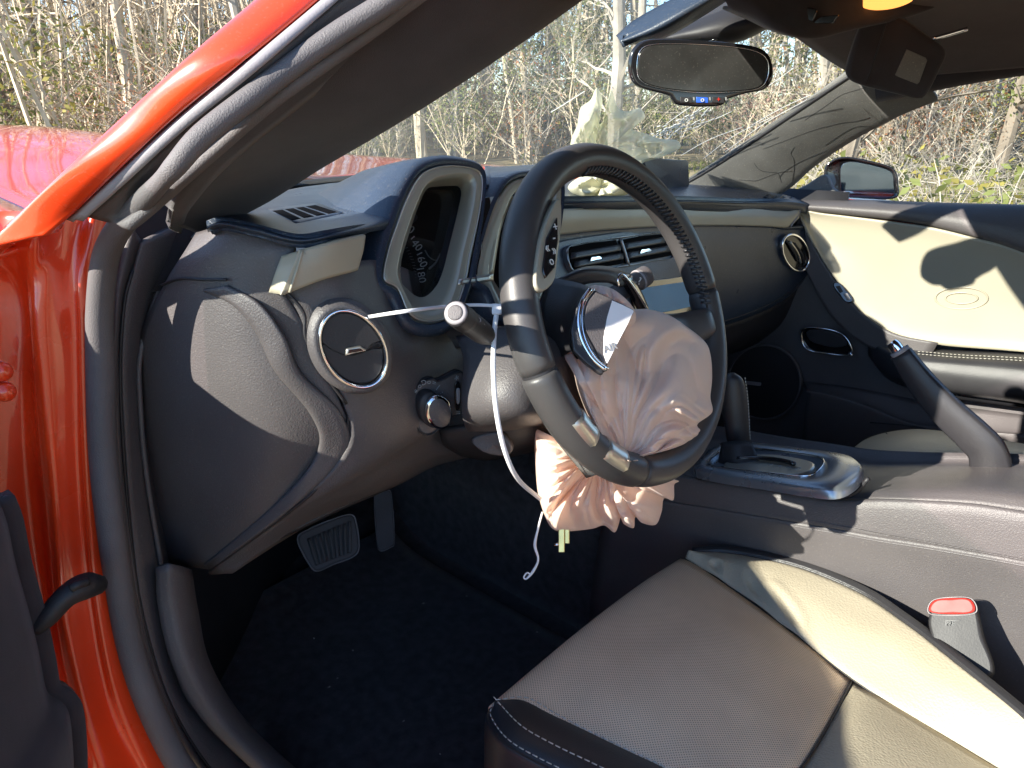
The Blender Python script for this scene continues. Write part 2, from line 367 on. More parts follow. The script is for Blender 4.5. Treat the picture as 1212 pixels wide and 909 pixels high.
# --- rubber seal round the door opening
sealp = [(520, -45, -.645), (462, 0, -.672), (404, 37, -.698), (350, 75, -.724), (300, 113, -.752), (240, 160, -.782), (208, 196, -.797), (190, 216, -.797)]
seal = [PX(*p) for p in sealp] + [PY(*p) for p in [(160, 248, .18), (135, 280, .235), (123, 315, .270), (118, 375, .295), (119, 430, .305), (121, 520, .305), (128, 600, .30), (139, 680, .295), (153, 760, .285), (175, 830, .27), (212, 905, .255), (262, 970, .23)]]
rr = [.0072, .0074, .0076, .0076, .0076, .0076, .007, .0062, .0085, .010, .0108, .0115]+[.0125]*8
tube('door_seal', seal, rr, M['rubber'], car, 14, 5)
# --- hinge pillar: red, seen in the open door's gap
ys = [250, 290, 330, 380, 450, 540, 640, 720, 800, 860, 930]
colx = {'a': [-60]*11, 'b': [2, 5, 20, 30, 28, 30, 38, 50, 60, 75, 95], 'c': [40, 40, 34, 36, 42, 50, 60, 66, 80, 95, 118], 'd': [62, 60, 52, 50, 55, 62, 70, 76, 92, 108, 130],
        'e': [100, 90, 86, 88, 90, 92, 99, 108, 122, 140, 175], 'f': [112, 104, 94, 96, 97, 100, 106, 115, 130, 150, 186], 'g': [140, 130, 118, 116, 117, 119, 126, 136, 152, 178, 220]}
cy_ = {'a': .375, 'b': .365, 'c': .332, 'd': .321, 'e': .322, 'f': .312, 'g': .312}
rows = []
for j, yy in enumerate(ys):
    k = min(1, max(0, (yy-640)/290)); rows.append([PY(colx[c][j], yy, cy_[c]-.045*k-(.02 if yy < 300 and c in 'abc' else 0)) for c in 'abcdefg'])
patch('hinge_pillar', rows, M['paint'], car, .01, 5, 4)
for p, y in ((( 4, 441), .30), ((8, 465), .30)):
    c = PY(*p, y); v = [c+Vector((a, 0, b)) for a, b in ()]
    tube('hinge_bolt', [c+Vector((0, .02, 0)), c+Vector((0, .004, 0)), c, c-Vector((0, .003, 0))], [.008, .0085, .007, .003], M['paint'], car, 12, 3)
# --- dark trim between the seal and the dashboard
def yb(y): return .325-.05*min(1, max(0, (y-640)/290))
tl = [(152, 262), (142, 300), (133, 350), (131, 430), (134, 520), (141, 600), (151, 680), (166, 760), (190, 830), (228, 905), (290, 970)]
tg = [(168, 285), (158, 320), (148, 360), (143, 440), (147, 530), (154, 620), (164, 700), (180, 770), (203, 835), (246, 905), (305, 970)]
tr = [(225, 262), (205, 312), (185, 350), (166, 420), (166, 480), (173, 560), (190, 665), (192, 740), (212, 800), (243, 850), (298, 905), (360, 970)]
tr = tr[:6]+tr[6:7]+tr[8:]
rows = [[PY(*p, yb(p[1])) for p in tl], [PY(*p, yb(p[1])-.006)for p in [((a[0]*.5+b[0]*.5), (a[1]*.5+b[1]*.5)) for a, b in zip(tl, tg)]], [PY(*p, yb(p[1])+.006) for p in tg], [PY(p[0]+3, p[1], yb(p[1])-.002) for p in tg], [PY(*p, yb(p[1])+.02) for p in tr], [PY(p[0]+14, p[1], yb(p[1])+.10) for p in tr]]
patch('door_frame_trim', rows, M['plastic'], car, .006, 5, 3)
tube('trim_groove', [PY(p[0]-1, p[1], yb(p[1])-.001) for p in tg[1:]], .0016, M['dark'], car, 6, 4)
tube('trim_lip', [PY(p[0], p[1], yb(p[1])+.013) for p in tr], .0028, M['plastic'], car, 6, 4)
# --- windscreen pillar, inside
l_ = [(178, 330), (184, 280), (204, 226), (248, 172), (310, 120), (402, 48), (472, 2), (540, -46)]
r_ = [(250, 292), (262, 266), (320, 238), (380, 200), (470, 147), (560, 90), (648, 30), (720, -22)]
lx = [-.765, -.765, -.745, -.755, -.725, -.685, -.65, -.62]; rx = [-.72, -.70, -.67, -.645, -.575, -.54, -.50, -.47]
L = [PY(196, 262, .30), PY(200, 244, .26), PY(210, 222, .205)]+[PX(*p, x) for p, x in list(zip(l_, lx))[3:]]; Rr = [PY(252, 284, .30), PY(272, 264, .285), PY(320, 238, .25), PY(380, 200, .21)]+[PX(*p, x) for p, x in list(zip(r_, rx))[4:]]
rows = [[a+fw*.03 for a in L], L, [a.lerp(b, .3)-fw*.012 for a, b in zip(L, Rr)], [a.lerp(b, .7)-fw*.012 for a, b in zip(L, Rr)], Rr, [b+Vector((.0, .035, -.004)) for b in Rr]]
patch('pillar_trim', rows, M['liner'], car, .006, 5, 4)
patch('pillar_base_trim', [[PY(*p, .335) for p in q] for q in ([(160, 232), (215, 225), (300, 232)], [(156, 285), (210, 278), (290, 258)], [(150, 350), (200, 340), (268, 300)])], M['liner'], car, .006, 5, 4)
# --- sill and kick panel, floor, bulkhead
sl_ = [(184, 672, .31), (187, 720, .305), (203, 785, .29), (238, 850, .275), (300, 912, .255), (380, 985, .23)]
sm_ = [(205, 668, .30), (212, 720, .295), (228, 785, .28), (265, 850, .265), (325, 912, .245), (405, 985, .22)]
sr_ = [(226, 674, .33), (234, 725, .325), (248, 785, .315), (288, 850, .30), (352, 912, .28), (440, 985, .25)]
patch('kick_panel', [[PY(*p) for p in q] for q in (sl_, sm_, sr_)]+[[PY(a, b, y+.14) for a, b, y in sr_]], M['plastic'], car, .006, 5, 4)
patch('floor_carpet', [[Vector((x, y, z)) for x in (-.80, -.6, -.4, -.2, -.06)] for y, z in ((-1.5, .08), (-.6, .08), (0, .09), (.45, .10), (.70, .13), (.90, .32), (.98, .62), (1.0, .84))], M['carpet'], car, .01, 4, 4)
patch('floor_carpet', [[Vector((x, y, z)) for x in (.06, .2, .4, .6, .80)] for y, z in ((-1.5, .08), (-.6, .08), (0, .09), (.45, .10), (.70, .13), (.90, .32), (.98, .62), (1.0, .84))], M['carpet'], car, .01, 4, 4)
patch('floor_carpet', [[Vector((-.08 if s_ < 1 else .08, y, z)) for y in (-1.5, -.6, 0, .5, 1.0)] for s_, z in ((0, .06), (0, .25), (0, .38))]+[[Vector((.08, y, z)) for y in (-1.5, -.6, 0, .5, 1.0)] for z in (.38, .06)], M['carpet'], car, .006, 4, 3)
patch('floor_carpet', [[Vector((s_, y, z)) for y in (.36, .5, .75, 1.0)] for s_, z in ((-.77, .06), (-.77, .4), (-.77, .8))], M['carpet'], car, .006, 4, 3)
patch('floor_carpet', [[Vector((s_, y, z)) for y in (.12, .4, .75, 1.0)] for s_, z in ((.745, .06), (.745, .4), (.75, .835))], M['dark'], car, .006, 4, 3)
patch('sill_panel', [[Vector((x, y, z)) for y in (.14, -.3, -.8, -1.4)] for x, z in ((-.745, .16), (-.76, .26), (-.80, .29), (-.87, .27), (-.92, .20), (-.92, .08))], M['paint'], car, .006, 4, 4, eye=Vector((-1, -.4, 3)))
# --- roof: lining and outer skin
def roof(x, y): return (1.170 - (.13*(x/.6)**2 if x < 0 else (.128*(x/.6)**1.6))) + (.05 if x > .2 else .02)/.06* .06*min(1, max(0, (.15-y)/.7)) - .10*max(0, (-y-.9)/.8)
hx = [-.50, -.3, 0, .3, .48, .585]
hy = {-.50: .02, -.3: .12, 0: .15, .3: .13, .48: .10, .585: .06}
rows = [[Vector((x*(1.0 if k < 2 else 1.04) if x > -.49 else x*(1, 1.06, 1.2, 1.24, 1.26, 1.28)[k], hy[x]-(hy[x]+1.6)*t, roof(x, hy[x]-(hy[x]+1.6)*t))) for x in hx] for k, t in enumerate((0, .06, .2, .4, .7, 1))]
patch('headliner', rows, M['liner'], car, .012, 5, 4, eye=Vector((0, -.4, 0)))
patch('roof_skin', [[v+Vector((v.x*.06, .01, .035)) for v in r] for r in rows], M['paint'], car, .01, 5, 4, eye=Vector((0, 0, 5)))
for s in (-1, 1):
    rz = 1.045; rail = [PX(405, -28, -.668), PX(475, -85, -.645), Vector((-.635, -.16, 1.125)), Vector((-.635, -.6, 1.135)), Vector((-.64, -1.1, 1.06)), Vector((-.66, -1.6, .9))] if s < 0 else [Vector((s*(.585 if s > 0 else .5), .05 if s > 0 else .0, rz+(.0 if s > 0 else -.012))), Vector((s*(.615 if s > 0 else .56), -.2, rz+(.045 if s > 0 else .01))), Vector((s*.63, -.6, rz+(.07 if s > 0 else .015))), Vector((s*.64, -1.1, 1.03)), Vector((s*.66, -1.6, .9))]
    tube('roof_rail', rail, .026, M['liner'], car, 10, 5)
    # rear quarter behind the door opening
    patch('rear_quarter', [[Vector((s*x, y, z)) for y in (-1.02, -1.3, -1.7, -2.2)] for x, z in ((.66, 1.06), (.80, .84), (.93, .72), (.94, .4), (.92, .10))], M['paint'], car, .02, 4, 4, eye=Vector((s*4, -1, 2)))
patch('rear_bulkhead', [[Vector((x, y, z)) for x in (-.74, -.3, .3, .74)] for y, z in ((-1.45, .08), (-1.5, .5), (-1.55, .86))], M['carpet'], car, .02, 4, 4)
patch('rear_shelf', [[Vector((x, y, .86)) for x in (-.74, 0, .74)] for y in (-1.55, -1.8, -2.15)], M['liner'], car, .02, 4, 4)
patch('boot_lid', [[Vector((x, y, z)) for x in (-.8, 0, .8)] for y, z in ((-2.1, .90), (-2.4, .90), (-2.6, .85), (-2.65, .4))], M['paint'], car, .02, 4, 4, eye=Vector((0, -3, 4)))
# --- windscreen with its crack
gb = [Vector((-.69, .47, .895)), Vector((-.35, .72, .885)), Vector((0, .79, .87)), Vector((.35, .71, .86)), Vector((.655, .43, .838))]
gt = [Vector((-.47, .02, 1.15)), Vector((-.26, .14, 1.172)), Vector((0, .17, 1.18)), Vector((.3, .145, 1.135)), Vector((.575, .08, 1.060))]
gm = [a.lerp(b, .5)+Vector((0, .01, .015)) for a, b in zip(gb, gt)]
gv, gf = patch_geo([gb, gm, gt], 8, 8)
ws = mesh_obj('windscreen', gv, gf, M['screen_glass'], car)
from mathutils.bvhtree import BVHTree
bvh = BVHTree.FromPolygons(gv, gf)
def G(px_, py_, lift=.003):
    d = ray(px_, py_).normalized(); h = bvh.ray_cast(C, d)
    return (h[0] if h[0] is not None else C+d*1.2)-d*lift
def crack(pts, r=.0006): return tube_geo(line([G(*p) for p in pts], 6), r, 4)
rnd = random.Random(3)
cg = [crack(p) for p in ([(652, 133), (670, 122), (692, 108)], [(985, 103), (930, 138), (865, 178)], [(940, 80), (915, 98), (893, 112)], [(858, 118), (834, 128), (812, 140)],
      [(866, 132), (840, 143), (800, 152)], [(850, 110), (820, 125), (788, 147)], [(960, 112), (925, 128), (890, 148)], [(905, 52), (935, 54), (950, 66)], [(553, 132), (566, 150), (572, 162)], [(880, 150), (840, 165), (806, 184)], [(915, 138), (870, 160), (832, 188)], [(955, 118), (905, 146), (858, 180)], [(828, 132), (800, 150), (772, 163)], [(835, 122), (812, 142), (790, 152)], [(845, 140), (825, 150), (803, 158)])]
ck = joined('crack', cg, M['scratch'], ws if False else car); ck['kind'] = 'stuff'
sh = []
for i in range(90):
    t = rnd.gauss(0, .5); cx_, cy2 = 800+t*36+rnd.gauss(0, 6), 152-t*20+rnd.gauss(0, 5); a = -.55+rnd.gauss(0, .25); l_2 = rnd.uniform(1.5, 7)
    sh.append(crack([(cx_, cy2), (cx_+l_2*.5, cy2+a*l_2*.5), (cx_+l_2, cy2+a*l_2)], rnd.uniform(.0005, .0012)))
sh = joined('shattered_spot', sh, M['scratch'], car); sh['kind'] = 'stuff'
patch('bulkhead', [[p+Vector((0, .012, -.008)) for p in gb], [Vector((p.x*1.04, p.y+.02, .5)) for p in gb], [Vector((p.x*1.06, p.y+.02, .08)) for p in gb]], M['dark'], car, .006, 5, 3)
# --- passenger's windscreen pillar, inside
pa = [(790, 232, .60), (830, 211, .605), (880, 180, .595), (940, 140, .575), (1003, 98, .555), (1040, 72, .54)]
pb = [(905, 240, .70), (935, 222, .70), (965, 196, .685), (1010, 166, .665), (1062, 138, .64), (1110, 118, .62)]
Pa = [PX(*p) for p in pa]; Pb = [PX(*p) for p in pb]
ppt = patch('pillar_trim', [[a+Vector((0, .04, -.005)) for a in Pa], Pa, [a.lerp(b, .35)-fw*.016 for a, b in zip(Pa, Pb)], [a.lerp(b, .75)-fw*.014 for a, b in zip(Pa, Pb)], Pb, [b+Vector((.03, .02, -.002)) for b in Pb]], M['pillar'], car, .006, 6, 4)
tube('windscreen_gasket', [a+Vector((0, .012, .002)) for a in Pa], .0045, M['dark'], car, 6, 5)
fib = random.Random(5)
hg = []
onp = surf(ppt)
def on_pillar(u, v):
    a, b = cr([Vector(p) for p in pa], u*5), cr([Vector(p) for p in pb], u*5); q = a.lerp(b, v); return onp(q.x, q.y, .0004)
for u0, v0, du, dv in ((.2, .35, .12, .5), (.35, .3, -.1, .6), (.45, .2, .3, .55), (.5, .5, -.25, .45), (.62, .1, .25, .15), (.25, .75, .25, .1), (.55, .75, .2, .18)):
    pts = [on_pillar(u0+du*t+.02*math.sin(7*t+u0*9), v0+dv*t+.05*math.sin(5*t+v0*20)) for t in (0, .2, .4, .6, .8, 1)]
    hg.append(tube_geo(line(pts, 5), .00032, 4))
o = joined('thin_dark_line', hg, M['dark'], car); o['kind'] = 'stuff'  # thin dark lines laid over the pillar trim
# --- overhead console with its lit map lamp
oc = thing('overhead_console', 'dark overhead console with switch and glowing orange map lamp at the top of the windscreen', 'console', PX(940, 5, .12))
rows = [[PX(*p) for p in q] for q in ([(862, 8, .03), (890, 20, .05), (925, 36, .06), (965, 44, .10), (1010, 34, .17), (1075, 20, .27), (1110, 8, .3)], [(850, -12, .02), (880, -5, .03), (915, 8, .06), (965, 16, .10), (1010, 12, .17), (1085, 2, .27), (1125, -8, .3)], [(840, -40, .02), (870, -40, .03), (915, -35, .06), (960, -30, .10), (1010, -25, .17), (1085, -20, .27), (1130, -30, .3)])]
patch('housing', [[v+fw*.03+up*.012 for v in rows[0]]]+rows, M['liner'], oc, .004, 5, 4, eye=C-Vector((0, 0, .4)))
for q in ([(938, 8), (965, 14), (960, 28), (932, 20)], [(968, 22), (990, 20), (984, 30), (960, 30)]):
    slab('switch', [PX(*p, .095)-fw*.006 for p in q], M['gloss'], oc, .006, .001, 24, True)
letters('switch_print', 'SOS', PX(949, 15, .095)-fw*.0065, rt-up*.25, up, .010, M['greyprint'], oc)
slab('map_lamp', [PX(*p, .19)-fw*.006 for p in [(1006, 2), (1030, -12), (1068, -10), (1076, 2), (1052, 12), (1024, 13)]], M['lamp'], oc, .008, .002, 40)
# --- rear view mirror, its stalk cover, and the two visors
rvm = thing('rear_view_mirror', 'black rear-view mirror with three small buttons hanging from the windscreen', 'mirror', PX(830, 85, 0))
mp0 = PX(830, 85, 0); mn = Vector((-.80, -.60, .03)).normalized()
def MP(x, y): return PL(x, y, mp0, mn)
ho = [MP(*p) for p in [(746, 90), (744, 72), (750, 56), (765, 47), (800, 46), (850, 49), (890, 54), (908, 62), (915, 78), (914, 95), (905, 106), (885, 110), (862, 117), (856, 124), (830, 126), (800, 123), (792, 113), (770, 107), (753, 101)]]
hl = closed(ho, 96); mnn = nrm(hl)
loft('housing', [grow(hl, -.02, -mnn*.035), grow(hl, -.004, -mnn*.026), grow(hl, .0, -mnn*.012), grow(hl, 0, -mnn*.003), grow(hl, -.002), grow(hl, -.006, mnn*.0)], M['gloss'], rvm, True, True)
slab('mirror_glass', [MP(*p)+mnn*.002 for p in [(755, 82), (758, 62), (772, 54), (810, 53), (860, 56), (893, 62), (906, 72), (906, 92), (895, 104), (860, 108), (820, 108), (780, 103), (760, 95)]], M['dimmirror'], rvm, .002, .0008, 72)
ringo('mirror_rim', [MP(*p)+mnn*.002 for p in [(754, 82), (757, 61), (771, 53), (810, 52), (860, 55), (894, 61), (908, 72), (908, 92), (896, 105), (860, 109), (820, 109), (780, 104), (759, 96)]], M['chrome'], rvm, .0012, .001, 90)
for x, mt_, ch in ((812, 'greyprint', 'o'), (831, 'blue', 'o'), (850, 'dark', '+')):
    b_ = slab('button', [MP(x+a, 118+b)+mnn*.002 for a, b in ((-7, -3.2), (7, -2.6), (7, 4), (-7, 3.6))], M[mt_ if mt_ != 'greyprint' else 'dark'], rvm, .003, .0006, 20, True)
    letters('button_symbol', ch, MP(x, 118)+mnn*.0028, rt, up, .010, M['red'] if x == 850 else M['print'], rvm)
    slab('button_light', [MP(x+9+a, 117+b)+mnn*.002 for a, b in ((-1, -2), (1, -2), (1, 2), (-1, 2))], M['greyprint'], rvm, .001, .0002, 8, True)
mc = thing('mirror_mount_cover', 'dark sensor cover box between the rear-view mirror and the roof', 'cover', PX(850, 30, .02))
patch('shell', [[PD(*p) for p in q] for q in ([(770, 40, 1.24), (800, 28, 1.22), (835, 10, 1.20), (870, -15, 1.2)], [(790, 46, 1.20), (820, 38, 1.17), (855, 24, 1.15), (895, -5, 1.15)], [(830, 52, 1.2), (868, 48, 1.17), (905, 30, 1.15), (940, 5, 1.16)], [(835, 54, 1.28), (874, 50, 1.26), (912, 32, 1.24), (950, 5, 1.24)])], M['dark'], mc, .004, 5, 4)
for a, b in (((828, 44), (900, 18)), ((838, 50), (905, 24))): tube('seam', [PD(*a, 1.172), PD((a[0]+b[0])/2, (a[1]+b[1])/2-1, 1.155), PD(*b, 1.15)], .0022, M['gloss'], mc, 6, 4)
dv = thing('sun_visor', 'dark folded sun visor edge above the rear-view mirror, on the driver\'s side', 'sun visor', PD(780, 10, 1.1), 'sun visors')
patch('pad', [[PD(*p) for p in q] for q in ([(729, 42, 1.14), (750, 24, 1.12), (785, 4, 1.10), (840, -25, 1.08)], [(736, 49, 1.10), (775, 34, 1.08), (815, 12, 1.06), (870, -20, 1.04)], [(752, 53, 1.13), (785, 46, 1.12), (828, 22, 1.10), (885, -15, 1.08)])], M['pad'], dv, .012, 6, 5)
pv = thing('sun_visor', 'charcoal sun visor with a small square label, lowered above the passenger\'s side pillar', 'sun visor', PD(1060, 60, 1.25), 'sun visors')
vo = [(1003, 92), (1004, 75), (1016, 40), (1024, 24), (1060, 20), (1100, 45), (1120, 62), (1112, 85), (1098, 112), (1088, 118), (1060, 112), (1020, 102)]
vp0 = PX(1060, 70, .27); vn = (C-vp0).normalized()*.8+Vector((-.2, -.3, -.35))
slab('pad', [PL(*p, vp0, vn) for p in vo], M['liner'], pv, .016, .005, 72)
slab('label', [PL(*p, vp0, vn) for p in [(1073, 58), (1098, 69), (1087, 100), (1059, 89)]], M['pillar'], pv, .001, .0003, 24, True, lift=.0015)
tube('seam', [PL(*p, vp0, vn)+vn.normalized()*.0005 for p in [(1051, 20), (1040, 55), (1026, 98)]], .0012, M['dark'], pv, 6, 5)
tube('pivot_rod', [PL(*p, vp0, vn) for p in [(1104, 46), (1125, 40), (1145, 34)]], .003, M['chrome'], pv, 8, 4)
# --- the driver's door, swung open; only its front end is in the picture
dd = thing('driver_door', 'open driver\'s door, its dark inner trim at the left edge of the hinge pillar', 'door', (-.90, .21, .3))
dirn = Vector((-.80, -.60, 0)).normalized(); dn = Vector((.60, -.80, 0)).normalized()
fe = [PY(*p) for p in [(2, 585, .265), (12, 612, .264), (22, 660, .262), (40, 725, .258), (50, 770, .255), (58, 808, .252), (72, 818, .250), (83, 832, .248), (88, 870, .245), (90, 930, .24)]]
rows = [[p+Vector((.0, .05, 0)) for p in fe], fe, [p+dn*.012-Vector((.012, 0, 0)) for p in fe], [p+dirn*.10+dn*.03 for p in fe], [Vector((p.x, p.y, max(p.z, .2)))+dirn*.5+dn*.03 for p in fe], [Vector((p.x, p.y, max(p.z, .2)))+dirn*1.05+dn*.03 for p in fe]]
patch('trim_panel', rows, M['liner'], dd, .01, 4, 5)
hb = Vector((-.90, .335, 0))
def dpt(s, z, d=0): return hb+dirn*s-dn*d+Vector((0, 0, z))
patch('outer_skin', [[dpt(s, z, d) for s in (0, .3, .7, 1.1)] for z, d in ((.852, .02), (.79, .06), (.6, .085), (.3, .075), (.12, .04))], M['paint'], dd, .01, 4, 4, eye=Vector((-1.4, 3, .6)))
patch('upper_trim', [[dpt(s, z, d) for s in (.0, .3, .7, 1.1)] for z, d in ((.842, .03), (.847, .0), (.79, -.02), (.62, -.02), (.5, -.02))], M['plastic'], dd, .01, 4, 4)
gl = mesh_obj('window_glass', *patch_geo([[dpt(s, z, .02-(z-.885)*.3) for s in (.04, .4, .75, 1.05)] for z in (.862, .98, 1.06)], 3, 3), M['glass'], dd)
cs = [PY(*p) for p in [(42, 745, .252), (58, 728, .248), (78, 706, .246), (100, 694, .248), (116, 692, .26)]]
tube('check_strap', cs, [.007, .009, .010, .012, .009], M['dark'], dd, 10, 5)
tube('strap_bolt', [PY(84, 696, .238), PY(92, 692, .236), PY(104, 688, .238)], .004, M['dark'], dd, 8, 4)
# ================================================================== DASHBOARD
da = thing('dashboard', 'black dashboard with beige inlays, silver-framed gauge pods and round air vents', 'dashboard', (0, .3, .6))
KN = Vector((0, -.92, .39)).normalized()          # lean of gauges and steering wheel
def WL(data, *o): return [[W(*p) for p in r] for r in data]
# end panel facing the open door
patch('end_panel', WL([[(232, 275, .03), (262, 269, .012), (302, 279, .006), (350, 290, .004)], [(218, 298, .016), (258, 290, .004), (305, 294, .0), (344, 303, .0)],
    [(195, 335, .012), (240, 318, .0), (290, 315, -.004), (330, 335, 0)], [(165, 400, .01), (225, 390, 0), (290, 390, -.004), (365, 395, 0)], [(162, 470, .012), (230, 470, .004), (310, 475, 0), (402, 478, .0)],
    [(168, 560, .024), (235, 550, .018), (320, 545, .016), (414, 530, .02)], [(178, 620, .04), (220, 615, .035), (280, 610, .035), (347, 602, .04)], [(190, 664, .05), (205, 668, .05), (225, 671, .05), (247, 674, .05)]]), M['plastic'], da, .01, 6, 5)
bl = [(240, 345), (275, 362), (303, 395), (325, 440), (368, 492), (376, 532), (338, 585), (240, 669)]; br = [(270, 337), (308, 358), (338, 398), (358, 442), (404, 488), (411, 535), (349, 599), (252, 673)]
of = [-.004, -.006, -.006, -.004, 0, .012, .03, .047]
patch('end_panel_band', [[W(*p, o+.004) for p, o in zip(bl, of)], [W(p[0]+3, p[1]-1, o-.003) for p, o in zip(bl, of)], [W((p[0]+q[0])/2, (p[1]+q[1])/2, o-.004) for p, q, o in zip(bl, br, of)], [W(p[0]-3, p[1]+1, o-.003) for p, o in zip(br, of)], [W(*p, o+.004) for p, o in zip(br, of)]], M['plastic'], da, .003, 6, 3)
tube('panel_seam', [W(*p) for p in [(414, 478, 0), (412, 505, .004), (414, 530, .012), (380, 572, .02), (346, 603, .032), (248, 675, .046)]], .0018, M['dark'], da, 6, 6)
tube('panel_seam', [W(*p) for p in [(326, 336, -.002), (345, 352, -.003), (360, 372, -.004), (362, 400, -.005), (380, 436, -.005), (410, 478, -.003)]], .0016, M['dark'], da, 6, 6)
tube('panel_seam', [W(*p) for p in [(190, 338, .008), (212, 330, .002), (240, 331, -.004), (268, 331, -.007)]], .0014, M['dark'], da, 6, 5)
# main face, from the side vent to the steering column
drf = patch('driver_face', WL([[(322, 336, .004), (390, 318, .006), (450, 308, .05), (520, 330, .09), (600, 330, .10), (660, 330, .11)], [(350, 365, 0), (415, 350, .0), (470, 352, .04), (530, 375, .06), (600, 375, .07), (660, 370, .08)],
    [(370, 410, -.004), (430, 405, -.006), (480, 405, .004), (530, 410, .022), (585, 410, .03), (660, 410, .05)], [(405, 470, -.002), (440, 472, -.006), (490, 465, -.004), (535, 455, .0), (560, 450, .03), (660, 450, .05)],
    [(413, 530, .004), (440, 528, -.002), (480, 515, -.002), (530, 498, .004), (560, 500, .05), (660, 490, .08)], [(346, 602, .03), (400, 575, .02), (450, 550, .02), (510, 520, .035), (560, 520, .08), (660, 505, .1)],
    [(248, 674, .046), (330, 622, .045), (400, 588, .045), (470, 560, .06), (540, 535, .1), (660, 520, .14)], [(275, 679, .06), (335, 640, .08), (400, 604, .1), (470, 575, .12), (540, 545, .2), (660, 530, .24)]]), M['plastic'], da, .008, 5, 5)
patch('knee_underside', [[W(*p) for p in [(250, 675, .05), (335, 632, .07), (400, 600, .09), (470, 570, .12), (540, 540, .2), (660, 525, .24)]], [W(*p)+Vector((0, .25, .0)) for p in [(262, 668, .05), (335, 630, .07), (400, 598, .09), (470, 568, .12), (540, 540, .2), (660, 525, .24)]]], M['dark'], da, .006, 5, 4)
# top pad in front of the driver
Q = lambda x, y, yy: PY(x, y, yy)
tpd = patch('top_pad', [[W(*p) for p in [(246, 275, .012), (264, 271, .008), (302, 280, .004), (353, 291, .003), (396, 284, .006), (437, 275, .024), (468, 270, .084), (503, 266, .134)]],
   [W(*p) for p in [(245, 268, .004), (263, 263, 0), (302, 271, -.005), (353, 283, -.005), (395, 276, -.001), (436, 267, .02), (470, 258, .08), (505, 252, .13)]],
   [Q(*p) for p in [(252, 260, .27), (272, 256, .25), (308, 263, .20), (356, 274, .19), (398, 267, .20), (438, 256, .21), (472, 238, .26), (508, 230, .30)]],
   [Q(*p) for p in [(262, 250, .36), (290, 248, .34), (328, 250, .30), (370, 255, .29), (405, 248, .29), (442, 230, .30), (474, 209, .31), (512, 198, .34)]],
   [Q(*p) for p in [(280, 241, .46), (305, 238, .46), (345, 234, .44), (385, 230, .42), (420, 220, .41), (450, 206, .40), (482, 195, .40), (520, 191, .40)]],
   [Q(*p) for p in [(290, 236, .55), (325, 228, .58), (360, 221, .60), (400, 216, .60), (432, 209, .58), (462, 203, .54), (494, 197, .50), (530, 194, .48)]]], M['pad'], da, .008, 6, 5, eye=Vector((-.4, .3, 3)))
# side window defroster grille: frame, and four slots cut dark
gp = [(317, 248), (375, 240), (405, 252), (350, 263)]
onpad_ = surf(tpd)
def onpad(x, y): return onpad_(x, y)
def quad(q, m_, nm, lift):
    us = [i/9 for i in range(10)]; rows = []
    for v in [j/7 for j in range(8)]: rows.append([onpad_(q[0][0]*(1-u)*(1-v)+q[1][0]*u*(1-v)+q[2][0]*u*v+q[3][0]*(1-u)*v, q[0][1]*(1-u)*(1-v)+q[1][1]*u*(1-v)+q[2][1]*u*v+q[3][1]*(1-u)*v, lift) for u in us])
    return patch(nm, rows, m_, da, .0008, 1, 1)
quad([(316, 247), (375, 240), (407, 252), (350, 264)], M['pad'], 'defroster_grille', .003)
for k, q in enumerate(([(322, 249.5), (334, 248), (356, 258.5), (346, 261)], [(337, 247.5), (347, 246.3), (372, 256), (360, 258)], [(350, 245.8), (359, 244.8), (386, 253.6), (375, 255.4)], [(362, 244.2), (373, 242.5), (400, 251), (389, 253)])): quad(q, M['void'], 'grille_slot', .0045)
# beige inlay left of the gauges
ir = [[(318, 346, -.004), (326, 322, -.006), (333, 303, -.004)], [(330, 348, -.010), (343, 318, -.012), (352, 297, -.010)], [(338, 348, -.012), (350, 318, -.013), (357, 295, -.011)], [(380, 332, -.008), (388, 308, -.010), (394, 286, -.008)], [(420, 321, -.002), (425, 300, -.004), (428, 278, -.002)], [(424, 318, .002), (430, 298, .0), (433, 279, .002)]]
patch('beige_inlay', WL(ir), M['beige'], da, .006, 5, 5)
tube('inlay_edge', [W(*p) for p in [(343, 346, -.0125), (352, 318, -.0135), (358, 296, -.0115)]], .0014, M['beige'], da, 6, 5)
# side air vent: chrome ring, two flaps, silver tab
vc = surf(drf)(418, 412, .016); vnm = Vector((-.42, -.90, .08)).normalized()
def V_(x, y): return PL(x, y, vc, vnm)
def rot_el(cx, cy, a, b, th, n=48):
    t = R(th); return [(cx+a*math.cos(k*2*math.pi/n)*math.cos(t)-b*math.sin(k*2*math.pi/n)*math.sin(t), cy+a*math.cos(k*2*math.pi/n)*math.sin(t)+b*math.sin(k*2*math.pi/n)*math.cos(t)) for k in range(n)]
e_ = rot_el(417.5, 412.5, 48.5, 35.5, 58)
ring_l = closed([V_(*p) for p in e_], 72); rn = nrm(ring_l)
loft('vent_surround', [grow(ring_l, .010, -rn*.010), grow(ring_l, .006, -rn*.001), grow(ring_l, .001, rn*.001), grow(ring_l, -.001, -rn*.004)], M['plastic'], da)
va = ringo('vent_ring', [V_(*p) for p in e_], M['chrome'], da, .0036, .006, 96, lift=.002)
up_ = [(p[0], p[1]) for p in rot_el(417.5, 412.5, 45.5, 33, 58, 96)]
upper = [p for p in up_ if p[1] < 412+ (p[0]-417)*.0]
cut = [(384, 408), (392, 414), (407, 421), (436, 414), (441, 407), (452, 403)]
def above(p):
    for (x0, y0), (x1, y1) in zip(cut, cut[1:]):
        if x0 <= p[0] <= x1: return p[1] < y0+(y1-y0)*(p[0]-x0)/(x1-x0)
    return p[1] < 408
top = [p for p in up_ if above(p)]; bot = [p for p in up_ if not above(p)]
